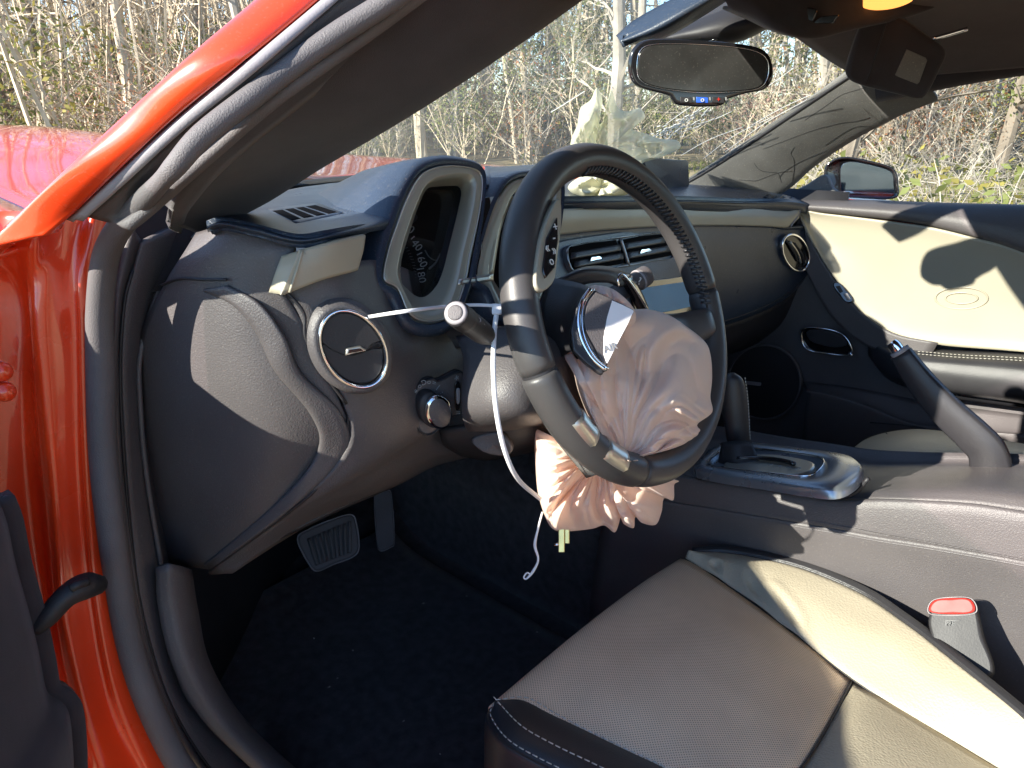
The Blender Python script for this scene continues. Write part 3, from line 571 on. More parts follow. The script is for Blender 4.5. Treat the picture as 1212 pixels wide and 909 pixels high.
top.sort(key=lambda p: math.atan2(p[1]-395, p[0]-415)); 
slab('vent_dish', [V_(*p) for p in up_], M['gloss'], da, .010, .001, 64, lift=-.006)
th_ = sorted([p for p in top], key=lambda p: p[0]); 
def halves(pts, flip):
    # boundary points ordered round, closed by the cut line
    c0 = (417.5, 412.5); q = sorted(pts, key=lambda p: math.atan2(p[1]-c0[1], p[0]-c0[0])); 
    if flip: # start where the gap is
        ang = [math.atan2(p[1]-c0[1], p[0]-c0[0]) % (2*math.pi) for p in q]; q = [p for _, p in sorted(zip(ang, q))]
    return q
tq = halves(top, False); bq = halves(bot, True)
slab('vent_flap', [V_(*p) for p in tq]+[V_(*p) for p in (cut[::-1] if abs(tq[-1][0]-cut[-1][0]) < abs(tq[-1][0]-cut[0][0]) else cut)], M['dark'], da, .003, .001, 72, True)
slab('vent_flap', [V_(*p) for p in bq]+[V_(p[0], p[1]+1.2) for p in (cut[::-1] if abs(bq[-1][0]-cut[-1][0]) < abs(bq[-1][0]-cut[0][0]) else cut)], M['dark'], da, .003, .001, 72, True, lift=-.002)
slab('vent_tab', [V_(*p) for p in [(408, 420), (409, 412), (426, 409), (433, 414)]], M['silver'], da, .004, .001, 24, True, lift=.004)
slab('tab_face', [V_(*p) for p in [(411, 417), (411, 413), (425, 411), (429, 414)]], M['gloss'], da, .002, .0005, 24, True, lift=.0048)
# headlight switch
hc = surf(drf)(515, 480, .020); hn = Vector((-.30, -.93, -.05)).normalized()
def H_(x, y): return PL(x, y, hc, hn)
key = [(488, 480), (490, 465), (499, 453), (513, 448), (519, 451), (546, 440), (548, 466), (547, 487), (532, 494), (522, 500), (514, 511), (502, 514), (492, 503)]
slab('switch_plate', [H_(*p) for p in key], M['plastic'], da, .010, .002, 96, lift=.001)
ringo('switch_plate_edge', [H_(*p) for p in key], M['dark'], da, .0018, .004, 120, lift=.001)
kn = closed([H_(*p) for p in rot_el(506, 481, 22, 15.5, 75)], 48); n_ = nrm(kn)
loft('switch_knob', [grow(kn, 0, n_*.0), grow(kn, -.0005, n_*.010), grow(kn, -.0015, n_*.013)], M['dark'], da, False, True)
kk = closed([H_(*p) for p in rot_el(511, 481, 18, 13.5, 75)], 48)
kb = loft('knob_cap', [grow(kk, .0008, n_*.012), grow(kk, .0008, n_*.017), grow(kk, -.0015, n_*.019)], M['plastic'], da, False, True)
loft('knob_ring', [grow(kk, .0015, n_*.0135), grow(kk, .0024, n_*.0155), grow(kk, .0012, n_*.018), grow(kk, -.001, n_*.0192)], M['chrome'], da)
for k in range(9):
    a = R(-160+k*18); x, y = 506+24.5*math.cos(a)*.78, 480+29*math.sin(a)
    letters('switch_mark', '-=oDo=|:-'[k], H_(x, y)+n_*.0022, rt*math.cos(a+1.57)-up*math.sin(a+1.57), up*math.cos(a+1.57)+rt*math.sin(a+1.57), .0075, M['greyprint'], da)
slab('dimmer_slot', [H_(*p) for p in [(537, 455), (543, 453), (543, 480), (538, 483)]], M['gloss'], da, .002, .0005, 32, lift=.003)
slab('dimmer_wheel', [H_(*p) for p in [(538.5, 460), (542, 459), (542, 474), (539, 476)]], M['strip'], da, .003, .001, 24, lift=.005)
letters('dimmer_mark', '*', H_(539, 449)+n_*.0025, rt, up, .012, M['greyprint'], da); letters('dimmer_mark', '=', H_(541, 488)+n_*.0025, rt, up, .009, M['greyprint'], da)
# gauge pods
GP = Vector((-.47, .175, .87))
def Gp(x, y, back=0): return PL(x, y, GP-KN*back, KN)
def pod(outer, inner, cup, nm, hood=True):
    o1 = closed([Gp(*p) for p in outer], 96); i1 = closed([Gp(*p) for p in inner], 96); cu = closed([Gp(*p, .03) for p in cup], 96)
    b = loft(nm, [grow(o1, .002, -KN*.014), grow(o1, .0015, -KN*.002), grow(o1, -.001, KN*.001), [a.lerp(q, .5)+KN*.0012 for a, q in zip(o1, i1)], [a.lerp(q, .93) for a, q in zip(o1, i1)], i1, [a.lerp(q, .35)-KN*.004 for a, q in zip(i1, cu)], [a.lerp(q, .9) for a, q in zip(i1, cu)], cu], M['bezel'], da)
    return o1, i1, cu
outer = [(492, 215), (505, 203), (528, 197), (556, 199), (568, 206), (570, 222), (566, 255), (556, 300), (550, 332), (540, 362), (528, 376), (508, 381), (490, 376), (480, 364), (470, 341), (454, 330), (458, 300), (470, 264), (480, 238)]
inner = [(503, 221), (515, 211), (535, 206), (555, 206), (563, 213), (563, 228), (558, 258), (548, 300), (542, 330), (533, 358), (522, 371), (506, 374), (492, 369), (484, 356), (474, 336), (470, 325), (474, 300), (484, 266), (494, 240)]
cup = [(505, 224), (516, 221), (535, 220), (543, 221), (546, 227), (545, 236), (539, 262), (532, 290), (525, 318), (518, 336), (508, 348), (499, 352), (490, 349), (483, 342), (476, 330), (473, 320), (477, 300), (487, 268), (496, 242)]
o1, i1, cu = pod(outer, inner, cup, 'gauge_bezel')
slab('gauge_dial', [p-KN*.012 for p in cu], M['dial'], da, .004, .001, 96)
slab('gauge_lens', [p for p in cu], M['gauge'], da, .001, .0003, 96, lift=-.001)
ringo('bezel_rim', [Gp(*p) for p in outer], M['silver'], da, .0022, .003, 110, lift=.001)
def dial(s, x, y, deg, sz=.0125):
    xd = rt*math.cos(R(deg))-up*math.sin(R(deg)); yd = up*math.cos(R(deg))+rt*math.sin(R(deg)); letters('dial_numeral', s, Gp(x, y, .040), xd, yd, sz, M['print'], da)
dial('120', 481, 268, 38); dial('140', 491, 288, 50); dial('160', 498, 307, 64); dial('180', 498, 325, 80)
for k in range(16):
    t = k/15; x, y = 478+16*math.sin(1.9*t)-.5, 281+50*t; a = R(20+60*t); p = Gp(x-4, y+3, .040)
    d = (rt*math.cos(a-.9)-up*math.sin(a-.9))
    v, f = tube_geo([p, p+d*.0035], .0004, 4); mesh_obj('dial_tick', v, f, M['greyprint'], da)
ng = Gp(508, 318, .036); tube('gauge_needle', [ng, ng.lerp(Gp(522, 305, .036), .6), Gp(521, 300, .036)], [.0012, .001, .0005], M['strip'], da, 6, 3)
tube('dial_ring', [Gp(*p, .038) for p in [(503, 296), (508, 304), (516, 308), (521, 303)]], .0007, M['greyprint'], da, 5, 6)
# black hood round the pods
def hoodloop(lp, d, back): return grow(lp, d, -KN*back)
loft('gauge_hood', [hoodloop(o1, .001, .004), hoodloop(o1, .006, -.004), hoodloop(o1, .016, .004), [p+Vector((.002, .05, -.004)) for p in grow(o1, .012)], [p+Vector((.018, .13, -.012)) for p in grow(o1, .006)], [p+Vector((.04, .24, -.035)) for p in grow(o1, -.002)]], M['pad'], da)
# right pod, mostly behind the steering wheel
dx = Gp(600, 330)-Gp(478, 330)
def sh2(pts): return [((p[0]-470)*.86+578, (p[1]-300)*.90+302) for p in pts]
o2, i2, c2 = pod(sh2(outer), sh2(inner), sh2(cup), 'gauge_bezel')
slab('gauge_dial', [p-KN*.012 for p in c2], M['dial'], da, .004, .001, 96)
slab('gauge_lens', list(c2), M['gauge'], da, .001, .0003, 96, lift=-.001)
loft('gauge_hood', [hoodloop(o2, .001, .004), hoodloop(o2, .005, -.004), hoodloop(o2, .012, .004), [p+Vector((0, .05, -.006)) for p in grow(o2, .014)], [p+Vector((0, .14, -.014)) for p in grow(o2, .016)], [p+Vector((0, .26, -.03)) for p in grow(o2, .014)]], M['pad'], da)
# between the pods
patch('pod_bridge', [[Gp(*p, b) for p in q] for q, b in (([(574, 219), (588, 219), (612, 217), (640, 214)], .015), ([(574, 231), (588, 230), (610, 228), (640, 226)], .012), ([(573, 235), (588, 234), (608, 232), (640, 230)], .016))], M['pad'], da, .006, 4, 4)
patch('pod_bridge', [[Gp(*p, b) for p in q] for q, b in (([(574, 196), (588, 197), (610, 196), (640, 194)], .10), ([(574, 206), (590, 206), (612, 204), (640, 201)], .03), ([(574, 221), (588, 221), (612, 219), (640, 216)], .012))], M['pad'], da, .006, 4, 4)
patch('centre_display_frame', [[Gp(*p) for p in q] for q in ([(566, 236), (582, 233), (600, 232)], [(557, 290), (572, 288), (590, 286)], [(546, 332), (562, 330), (584, 326)])], M['bezel'], da, .006, 5, 5)
slab('centre_display', [Gp(*p, -.001) for p in [(565, 246), (580, 233), (578, 262), (570, 295), (566, 324), (548, 328), (557, 290)]], M['gloss'], da, .004, .001, 60)
patch('display_sill', [[Gp(*p, b) for p in q] for q, b in (([(545, 330), (562, 328), (584, 324)], -.003), ([(543, 337), (562, 335), (584, 332)], -.002))], M['silver'], da, .006, 4, 3)
patch('pod_base', [[Gp(*p, b) for p in q] for q, b in (([(470, 332), (520, 345), (560, 335), (610, 330), (660, 330)], .045), ([(480, 372), (520, 382), (560, 372), (610, 360), (660, 360)], .05), ([(470, 400), (520, 412), (560, 410), (610, 400), (660, 395)], .06))], M['plastic'], da, .006, 5, 5)
# passenger side: top, lip, beige strip, black panel
PT = [(640, 238), (670, 238), (720, 237), (800, 236), (880, 238), (930, 237), (955, 240)]
po_ = [.05, .03, 0, 0, 0, 0, 0]; front = [W(x, y, .0+o) for (x, y), o in zip(PT, po_)]; lip = [W(x, y+13, .004+o) for (x, y), o in zip(PT, po_)]; lip0 = [W(x, y+8, -.006+o) for (x, y), o in zip(PT, po_)]
rear_ = [Vector((-.45, .50, .895)), Vector((-.25, .66, .89)), Vector((0, .74, .875)), Vector((.3, .70, .862)), Vector((.52, .55, .852)), Vector((.62, .43, .842)), Vector((.70, .36, .828))]
mid_ = [a.lerp(b, .4)+Vector((0, 0, .010)) for a, b in zip(front, rear_)]
patch('top_pad', [lip, lip0, [a.lerp(b, .5)-fw*.005 for a, b in zip(front, lip0)], front, mid_, rear_], M['pad'], da, .01, 5, 5, eye=Vector((0, .2, 3)))
S = [(645, 249, 278), (670, 247, 277), (720, 246, 272), (790, 247, 268), (850, 246, 267), (905, 247, 268), (932, 250, 269), (946, 246, 258)]
patch('beige_strip', [[W(x, a, .0) for x, a, b in S], [W(x, (a+b)/2, -.006) for x, a, b in S], [W(x, b, -.002) for x, a, b in S]], M['beige'], da, .006, 5, 5)
Pn = [(640, 279), (670, 277), (720, 272), (790, 268), (850, 267), (905, 268), (932, 270), (958, 268)]
low = [(640, 420), (670, 410), (720, 400), (790, 392), (850, 383), (900, 366), (935, 346), (962, 318)]
ppn = patch('passenger_panel', [[W(x, y, .0) for x, y in Pn], [W(x, y+4, .006) for x, y in Pn], [W(a[0]*.7+b[0]*.3, a[1]*.7+b[1]*.3, -.004) for a, b in zip(Pn, low)], [W(a[0]*.3+b[0]*.7, a[1]*.3+b[1]*.7, -.008) for a, b in zip(Pn, low)], [W(*p, .004) for p in low], [W(p[0], p[1]+6, .05) for p in low]], M['pad'], da, .008, 5, 5)
tube('panel_seam', [W(p[0], p[1]-1, .003) for p in low[3:]], .0014, M['dark'], da, 6, 5)
patch('glovebox_underside', [[W(p[0], p[1]+2, .02) for p in low], [W(p[0], p[1]+30, .06) for p in low], [W(p[0], p[1]+40, .16) for p in low]], M['dark'], da, .006, 5, 4)
tube('strip_end_seam', [W(945, 240, -.003), W(946, 252, -.004), W(936, 268, -.006)], .0016, M['strip'], da, 6, 5)
patch('dash_shelf', [[Vector((p.x, p.y-.004, p.z-.014)) for p in gb], [Vector((p.x, .5*p.y+.17, p.z-.035)) for p in gb], [Vector((p.x*.95, .33, p.z-.055)) for p in gb]], M['dark'], da, .006, 5, 4, eye=Vector((0, 0, 4)))
# round vent on the far right
rc = surf(ppn)(941, 299, .010)
def RV(x, y): return PL(x, y, rc, Vector((-.45, -.9, .05)))
re_ = rot_el(941, 299, 22.5, 14.5, 68)
ringo('vent_ring', [RV(*p) for p in re_], M['chrome'], da, .006, .006, 64, lift=.003)
slab('vent_dish', [RV(*p) for p in rot_el(941, 299, 21, 13.5, 68)], M['gloss'], da, .006, .001, 48, lift=-.002)
for k in (-1, 0, 1): tube('vent_blade', [RV(935+k*5, 286+k*2), RV(944+k*5, 299+k*2)-ray(940, 299)*.004, RV(948+k*4, 311+k*2)], .0028, M['silver' if k == 0 else 'dark'], da, 8, 5)
for k in range(4): tube('defroster_slot', [W(905+k*9, 234+k, .02), W(909+k*9, 231+k, .03)], .003, M['dark'], da, 6, 3)
# centre stack
Cn = (.12, -.95, .28)
cc = W(745, 300, -.026)
def K(x, y, o=0): return PL(x, y, cc, Vector(Cn))-ray(x, y).normalized()*o
slab('stack_panel', [K(*p) for p in [(640, 292), (672, 283), (740, 272), (800, 270), (850, 272), (850, 330), (840, 400), (810, 420), (700, 430), (640, 420)]], M['pad'], da, .02, .003, 60, True, lift=-.004)
for pts in ([(672, 300), (676, 292), (700, 287), (730, 284), (737, 312), (700, 318), (680, 322)], [(735, 284), (760, 279), (783, 277), (790, 284), (797, 302), (770, 307), (742, 312)]):
    slab('vent_cavity', [K(*p, .001) for p in pts], M['void'], da, .008, .001, 48, True)
fr = [(671, 302), (675, 291), (700, 286), (740, 280), (783, 275.5), (792, 282), (799, 303), (770, 309), (720, 318), (682, 323)]
ringo('vent_frame', [K(*p, .003) for p in fr], M['plate'], da, .0035, .006, 90)
tube('vent_divider', [K(734, 282, .004), K(739, 297, .005), K(744, 314, .004)], .0028, M['plate'], da, 8, 4)
for (x0, y0, x1, y1) in ((676, 303, 735, 293), (680, 313, 738, 303), (739, 292, 787, 284), (742, 303, 793, 294)):
    xm, ym = (x0+x1)/2, (y0+y1)/2
    v, f = patch_geo([[K(x0, y0-4, .001), K(xm, ym-4, .001), K(x1, y1-4, .001)], [K(x0, y0+3.4, .006), K(xm, ym+3.4, .006), K(x1, y1+3.4, .006)]], 4, 3)
    mesh_obj('vent_blade', v, toward(v, f, C), M['leather'], da, thick=.0015)
for x, y in ((706, 306), (765, 297)): slab('vent_tab', [K(x+a, y+b, .009) for a, b in ((-7, 3), (-6, -1.5), (4, -3), (7, 0))], M['chrome'], da, .003, .0006, 20, True)
slab('touch_screen', [K(*p, .003) for p in [(752, 342), (800, 335), (816, 333), (822, 362), (800, 367), (762, 374)]], M['screen'], da, .004, .001, 40, True)
slab('screen_bezel', [K(*p, .001) for p in [(744, 336), (800, 328), (832, 324), (838, 368), (800, 374), (756, 382)]], M['gloss'], da, .004, .001, 40, True)
slab('button_panel', [K(*p, .002) for p in [(760, 384), (800, 374), (826, 369), (832, 392), (800, 400), (764, 408)]], M['strip'], da, .004, .001, 40, True)
for k in range(7): slab('stack_button', [K(789+k*5.4+a, 376-k*1.2+b, .005) for a, b in ((0, 0), (3.6, -.8), (4.2, 7), (.6, 7.8))], M['plate'], da, .003, .0006, 16, True)
box('stack_core', (.0, .305, .60), (.12, 0, 0), (0, .05, 0), (0, .02, .20), M['dark'], da, .01)
# steering column shroud, with stalk roots
patch('column_shroud', [[PD(*p) for p in q] for q in ([(540, 398, .80), (590, 388, .78), (650, 378, .80), (700, 370, .86)], [(548, 425, .76), (600, 415, .73), (655, 405, .74), (710, 400, .82)], [(546, 470, .75), (590, 470, .71), (640, 470, .72), (700, 470, .80)], [(548, 497, .77), (590, 500, .74), (634, 496, .74), (700, 490, .82)], [(555, 515, .85), (600, 512, .85), (640, 505, .85), (700, 500, .90)])], M['plastic'], da, .006, 5, 5)
patch('lower_column_cover', [[PD(*p) for p in q] for q in ([(520, 510, .84), (560, 505, .82), (620, 500, .82), (660, 498, .84)], [(525, 527, .86), (565, 528, .85), (600, 530, .85), (650, 520, .86)], [(545, 540, .95), (575, 545, .95), (610, 540, .95), (650, 530, .95)])], M['dark'], da, .006, 4, 4)
slab('release_lever', [PD(*p) for p in [(558, 520, .83), (590, 512, .82), (606, 530, .82), (598, 540, .83), (572, 536, .83)]], M['plastic'], da, .008, .002, 40)
# open airbag lid standing on the dashboard, and the pale passenger airbag behind the wheel
fl = thing('airbag_lid', 'dark rectangular airbag lid standing open on the passenger side of the dashboard top', 'airbag lid', Vector((.22, .42, .87)))
slab('lid', [PY(*p) for p in [(762, 186, .36), (815, 190, .40), (816, 222, .40), (785, 226, .38), (768, 218, .36)]], M['pad'], fl, .006, .0015, 40, True)
pale = thing('deployed_airbag', 'crumpled pale cream airbag on the dashboard top, with its windscreen reflection modelled as sheer cloth', 'airbag', Vector((.1, .55, .88)))
def blob(name, outl, cen, de, bulge, pleats, m, parent, nt=220, nr=40, back=.02, seed=0, crump=.010):
    """a crumpled bag: its rim, a billowing front with overlapping pleats that run out from the gather, and a back"""
    ring = closed([Vector((a, b, 0)) for a, b in outl], nt); cx, cy = cen; rows = []; pass
    for j in range(nr+1):
        s = (j/nr)**.85; row = []
        for k in range(nt):
            q = ring[k]; x = cx+(q.x-cx)*s; y = cy+(q.y-cy)*s; th = math.atan2(q.y-cy, q.x-cx)
            wv = noise.noise_vector(Vector((x*.013, y*.013, seed)))*.55; ct_, st_ = math.cos(th+wv.x), math.sin(th+wv.x); kk_ = pleats*.16
            n1 = abs(noise.noise(Vector((ct_*kk_, st_*kk_, s*.9+seed)))); n2 = abs(noise.noise(Vector((ct_*kk_*2.3, st_*kk_*2.3, s*1.5+seed*2)))); n3 = abs(noise.noise(Vector((x*.022+wv.y, y*.022+wv.x*2, seed*3))))
            f = (.085*min(n1, .42)+.040*n2)*min(1, s*1.5)**1.3+.020*n3
            dome = math.sqrt(max(0, 1-s**3)); nn_ = noise.noise(Vector((x*.012, y*.012, seed)))
            d = de(x, y) - bulge*dome*(1+.4*nn_) - (f-.014)*(.30+.70*dome)*crump/.01
            row.append(PD(x, y, d))
        rows.append(row)
    V = [v for r in rows for v in r]; Fc = []
    for j in range(nr):
        for k in range(nt): Fc.append((j*nt+k, j*nt+(k+1) % nt, (j+1)*nt+(k+1) % nt, (j+1)*nt+k))
    o = len(V); V += [PD(cx+(q.x-cx)*.8, cy+(q.y-cy)*.8, de(q.x, q.y)+back) for q in ring]
    for k in range(nt): Fc.append((nr*nt+k, nr*nt+(k+1) % nt, o+(k+1) % nt, o+k))
    ob = mesh_obj(name, V, Fc, m, parent); bm = bmesh.new(); bm.from_mesh(ob.data); bmesh.ops.remove_doubles(bm, verts=bm.verts, dist=1e-5); bmesh.ops.recalc_face_normals(bm, faces=bm.faces); bm.to_mesh(ob.data); bm.free(); return ob
blob('bag', [(674, 192), (676, 166), (683, 148), (687, 128), (699, 118), (706, 104), (713, 118), (709, 146), (715, 140), (720, 118), (724, 106), (731, 126), (742, 132), (757, 128), (763, 140), (748, 152), (764, 158), (782, 164), (801, 166), (805, 175), (788, 184), (765, 192), (730, 205), (695, 205)], (702, 188), lambda x, y: 1.42+.002*(x-730), .07, 9, M['sheer'], pale, 260, 40, .05, 3, .02)  # sheer cloth, partly standing in for the bag's reflection in the windscreen
blob('bag', [(672, 222), (690, 208), (720, 206), (745, 214), (752, 226), (725, 234), (690, 234)], (712, 220), lambda x, y: 1.22, .05, 4, M['pale'], pale, 100, 18, .05, 9)
# ================================================================== STEERING WHEEL, STALKS, AIRBAGS, SMALL THINGS
W0 = Vector((-.37, 0, .8)); WX = Vector((1, 0, 0)); WY = Vector((0, .39, .92)).normalized(); WN = KN
RM, RT = .1675, .0172
def torus(a, b, R_=RM, r=RT):
    return W0+(WX*math.cos(a)+WY*math.sin(a))*(R_+r*math.cos(b)*.98)+WN*(r*1.08*math.sin(b))
def wang(x, y): p = PL(x, y, W0, WN)-W0; return math.atan2(p.dot(WY), p.dot(WX))
sw = thing('steering_wheel', 'black leather steering wheel with silver inserts, its airbag cover torn open', 'steering wheel', W0)
a1, a2, a3 = wang(640, 440) % (2*math.pi), wang(752, 562) % (2*math.pi), wang(848, 340) % (2*math.pi)
cuts = [a3 if a3 < math.pi else a3-2*math.pi, a1, a2]
print('angles', [math.degrees(x) for x in cuts])
def rim_arc(nm, s, e, m, r=RT, n=48, b0=0, b1=2*math.pi, m_=18, cap=True):
    V = []; Fc = []; full = abs(b1-b0) > 6
    for i in range(n+1):
        a = s+(e-s)*i/n; k = .6 if False else 1
        edge = min(i, n-i)/n*(e-s)*RM; rr = r-(.0014*max(0, 1-edge/.003) if full else 0)
        for j in range(m_ if full else m_+1): V.append(torus(a, b0+(b1-b0)*j/m_, r=rr+ (0 if full else -.0016*(1 if j in (0, m_) or i in (0, n) else 0))))
    w_ = m_ if full else m_+1
    for i in range(n):
        for j in range(m_):
            q = (j+1) % w_ if full else j+1; Fc.append((i*w_+j, i*w_+q, (i+1)*w_+q, (i+1)*w_+j))
    if full: Fc += [tuple(range(m_)), tuple(range(n*w_+m_-1, n*w_-1, -1))]
    o = mesh_obj(nm, V, Fc, m, sw); bm = bmesh.new(); bm.from_mesh(o.data); bmesh.ops.recalc_face_normals(bm, faces=bm.faces); bm.to_mesh(o.data); bm.free(); return o
g_ = .004
rim_arc('rim_section', cuts[0]+g_, cuts[1]-g_, M['rim'], n=70); rim_arc('rim_section', cuts[1]+g_, cuts[2]-g_, M['rim'], RT+.0006, n=40); rim_arc('rim_section', cuts[2]+g_, cuts[0]+2*math.pi-g_, M['rim'], n=50)
rim_arc('rim_core', 0, 2*math.pi, M['dark'], RT-.0012, 90)
for q in ((677, 500, 693, 517), (708, 540, 726, 553)):
    s, e = wang(q[0]-2, q[1]-6), wang(q[2]-2, q[3]-8); rim_arc('spoke_insert', min(s, e)-.03, max(s, e)+.03, M['silver'], RT+.0018, 10, R(50), R(215), 12)
# laced seam round the inner side of the rim
g = []
for i in range(46):
    a = R(95)-i*R(105)/46; b = R(150)
    g.append(tube_geo([torus(a-.004, b-.30, r=RT+.0003), torus(a, b-.1, r=RT+.0015), torus(a+.012, b+.1, r=RT+.0015), torus(a+.018, b+.30, r=RT+.0003)], .0017, 6))
o = joined('lacing', g, M['leather'], sw); o['kind'] = 'stuff'
tube('lacing_groove', [torus(R(95)-i*R(105)/20, R(150), r=RT+.0002) for i in range(21)], .0012, M['dark'], sw, 6, 1)
# hub, spokes, torn cover
def wp_(u, v, n=0): return W0+WX*u+WY*v+WN*n
hubr = lambda s, n, sy=1: [wp_(s*math.cos(t)*1.0-.012, s*sy*math.sin(t)-.028, n-.02) for t in [2*math.pi*k/48 for k in range(48)]]
loft('hub_back', [hubr(.040, -.10), hubr(.050, -.06), hubr(.052, -.03), hubr(.050, -.012)], M['plastic'], sw, True, False)
loft('hub', [hubr(.050, -.014), hubr(.052, -.004), hubr(.048, .004, .95), hubr(.040, .008, .95), hubr(.025, .009, .95)], M['leather'], sw, False, True)
for s in (1,):
    patch('spoke', [[wp_(s*.06, -0.013, .0), wp_(s*.10, -0.020, .0), wp_(s*.135, -0.024, .012), wp_(s*.160, -0.027, .004)], [wp_(s*.06, -0.024, .006), wp_(s*.10, -0.030, .006), wp_(s*.135, -0.032, .018), wp_(s*.160, -0.034, .008)], [wp_(s*.06, -0.059, .006), wp_(s*.10, -0.055, .006), wp_(s*.135, -0.052, .018), wp_(s*.160, -0.051, .008)], [wp_(s*.06, -0.070, .0), wp_(s*.10, -0.063, .0), wp_(s*.135, -0.059, .012), wp_(s*.160, -0.058, .004)]], M['rim'], sw, .014, 4, 4)
for s in (-1, 1):
    patch('spoke', [[wp_(s*.030-.012, -.05, -.025), wp_(s*.042-.012, -.10, -.018), wp_(s*.055-.012, -.152, -.006)], [wp_(s*.030, -.05, -.018), wp_(s*.042, -.10, -.01), wp_(s*.055, -.152, .00)], [wp_(s*.030+.012, -.05, -.025), wp_(s*.042+.012, -.10, -.018), wp_(s*.055+.012, -.152, -.006)]], M['bezel'], sw, .012, 4, 4)
BP = W0+WN*.022
def B_(x, y): return PL(x, y, BP, WN)
slab('button_surround', [B_(*p) for p in [(663, 234), (665, 262), (660, 310), (655, 335), (640, 345), (634, 330), (640, 285), (652, 250)]], M['bezel'], sw, .012, .002, 60)
slab('button_pad', [B_(*p) for p in [(658, 258), (659, 285), (655, 318), (644, 330), (641, 320), (646, 282)]], M['gloss'], sw, .004, .001, 40, True, lift=.002)
for k, (x, y, c) in enumerate(((655, 270, '+'), (653, 282, '-'), (645, 294, '«'), (653, 297, '»'), (650, 310, 'o'))):
    letters('button_symbol', c, B_(x, y)+WN*.0028, WX, WY, .012, M['print'], sw)
# column side lit by the sun, behind the rim
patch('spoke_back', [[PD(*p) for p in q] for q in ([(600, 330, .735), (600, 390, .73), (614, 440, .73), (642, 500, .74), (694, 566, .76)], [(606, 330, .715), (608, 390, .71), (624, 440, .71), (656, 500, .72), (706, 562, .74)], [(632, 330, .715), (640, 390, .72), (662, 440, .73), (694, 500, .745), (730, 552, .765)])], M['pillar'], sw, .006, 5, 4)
# torn airbag cover flap: dark leather corner, chrome arc, white piece with the letters
fp = PD(712, 390, .690); fn = ((C-fp).normalized()+Vector((.35, -.1, .15))).normalized()
def FP(x, y): return PL(x, y, fp, fn)
slab('cover_flap', [FP(*p) for p in [(697, 340), (724, 353), (752, 367), (733, 403), (713, 444), (694, 430), (679, 415), (676, 390), (684, 358)]], M['leather'], sw, .006, .0012, 70, True)
patch('flap_fold', [[FP(699, 341)-ray(699, 341)*.001, FP(684, 378)-ray(684, 378)*.001, FP(714, 441)-ray(714, 441)*.001], [PD(682, 334, .725), PD(668, 375, .72), PD(682, 416, .72)], [PD(648, 328, .76), PD(640, 375, .75), PD(660, 425, .75)]], M['leather'], sw, .004, 6, 5)
arc = [(698, 343), (688, 358), (684, 378), (688, 402), (700, 424), (716, 438)]
tube('chrome_arc', [FP(*p)+fn*.0015 for p in arc], .0022, M['chrome'], sw, 8, 6)
tube('chrome_arc', [FP(p[0]+4.5, p[1]-.5)+fn*.001 for p in arc], .0010, M['chrome'], sw, 8, 6)
slab('flap_field', [FP(*p)+fn*.001 for p in [(705, 346), (728, 356), (750, 368), (732, 402), (717, 433), (704, 420), (695, 400), (691, 378), (695, 358)]], M['plastic'], sw, .001, .0004, 60, True)
slab('flap_white', [FP(*p)+fn*.0016 for p in [(724, 356), (738, 362), (750, 368), (742, 385), (733, 402), (718, 431), (714, 420), (714, 400), (718, 376)]], M['white'], sw, .001, .0003, 60, True)
letters('flap_print', 'AIR', FP(721, 412)+fn*.0024, FP(735, 404)-FP(722, 408), FP(727, 396)-FP(722, 408), .0095, M['greyprint'], sw)
patch('cover_rim', [[PD(*p) for p in q] for q in ([(656, 332, .80), (690, 316, .82), (725, 316, .85), (748, 326, .88)], [(664, 330, .785), (692, 320, .80), (724, 322, .83), (744, 332, .86)], [(676, 346, .80), (695, 336, .81), (722, 335, .83), (738, 340, .85)])], M['leather'], sw, .006, 6, 4)
patch('cover_rim', [[PD(*p) for p in q] for q in ([(738, 324, .86), (748, 326, .87), (760, 346, .89), (770, 370, .90)], [(734, 329, .845), (743, 331, .85), (754, 349, .87), (765, 371, .89)], [(730, 334, .85), (736, 336, .855), (746, 352, .875), (757, 372, .89)])], M['gloss'], sw, .006, 6, 4)
tube('chrome_edge', [PD(732, 339, .842), PD(731, 330, .84), (PD(737, 325, .845)), PD(750, 340, .862), PD(766, 366, .885)], .0016, M['chrome'], sw, 8, 6)
# the two bags that burst out
ab = thing('deployed_airbag', 'pink deflated airbag bulging from the middle of the steering wheel', 'airbag', PD(760, 450, .8))
blob('bag', [(702, 338), (722, 345), (745, 364), (768, 366), (792, 373), (812, 386), (834, 404), (841, 420), (843, 446), (841, 470), (843, 488), (826, 502), (832, 510), (818, 522), (800, 530), (775, 538), (760, 547), (738, 546), (722, 532), (708, 512), (694, 488), (684, 462), (678, 440), (668, 422), (674, 412), (684, 425), (694, 400), (696, 365)], (736, 541),
     lambda x, y: .790+.0007*(x-740)+.03*max(0, min(1, (452-y)/60))*max(0, min(1, (775-x)/60)), .055, 15, M['airbag'], ab, 520, 90, .05, 2, .010)
blob('bag', [(690, 350), (700, 338), (725, 342), (748, 362), (752, 380), (735, 392), (715, 385), (700, 372)], (722, 366), lambda x, y: .755, .02, 5, M['airbag'], ab, 120, 20, .03, 6, .004)
kb_ = thing('deployed_airbag', 'pink crumpled knee airbag hanging below the steering wheel rim', 'airbag', PD(710, 590, .85))
blob('bag', [(634, 511), (650, 520), (690, 540), (740, 560), (800, 568), (798, 574), (797, 592), (786, 590), (783, 606), (776, 621), (760, 619), (752, 612), (750, 625), (738, 620), (735, 612), (728, 630), (715, 622), (700, 626), (668, 629), (652, 624), (641, 600), (635, 570)], (706, 541),
     lambda x, y: .875+.0004*(x-700), .06, 13, M['airbag'], kb_, 440, 70, .05, 12, .010)
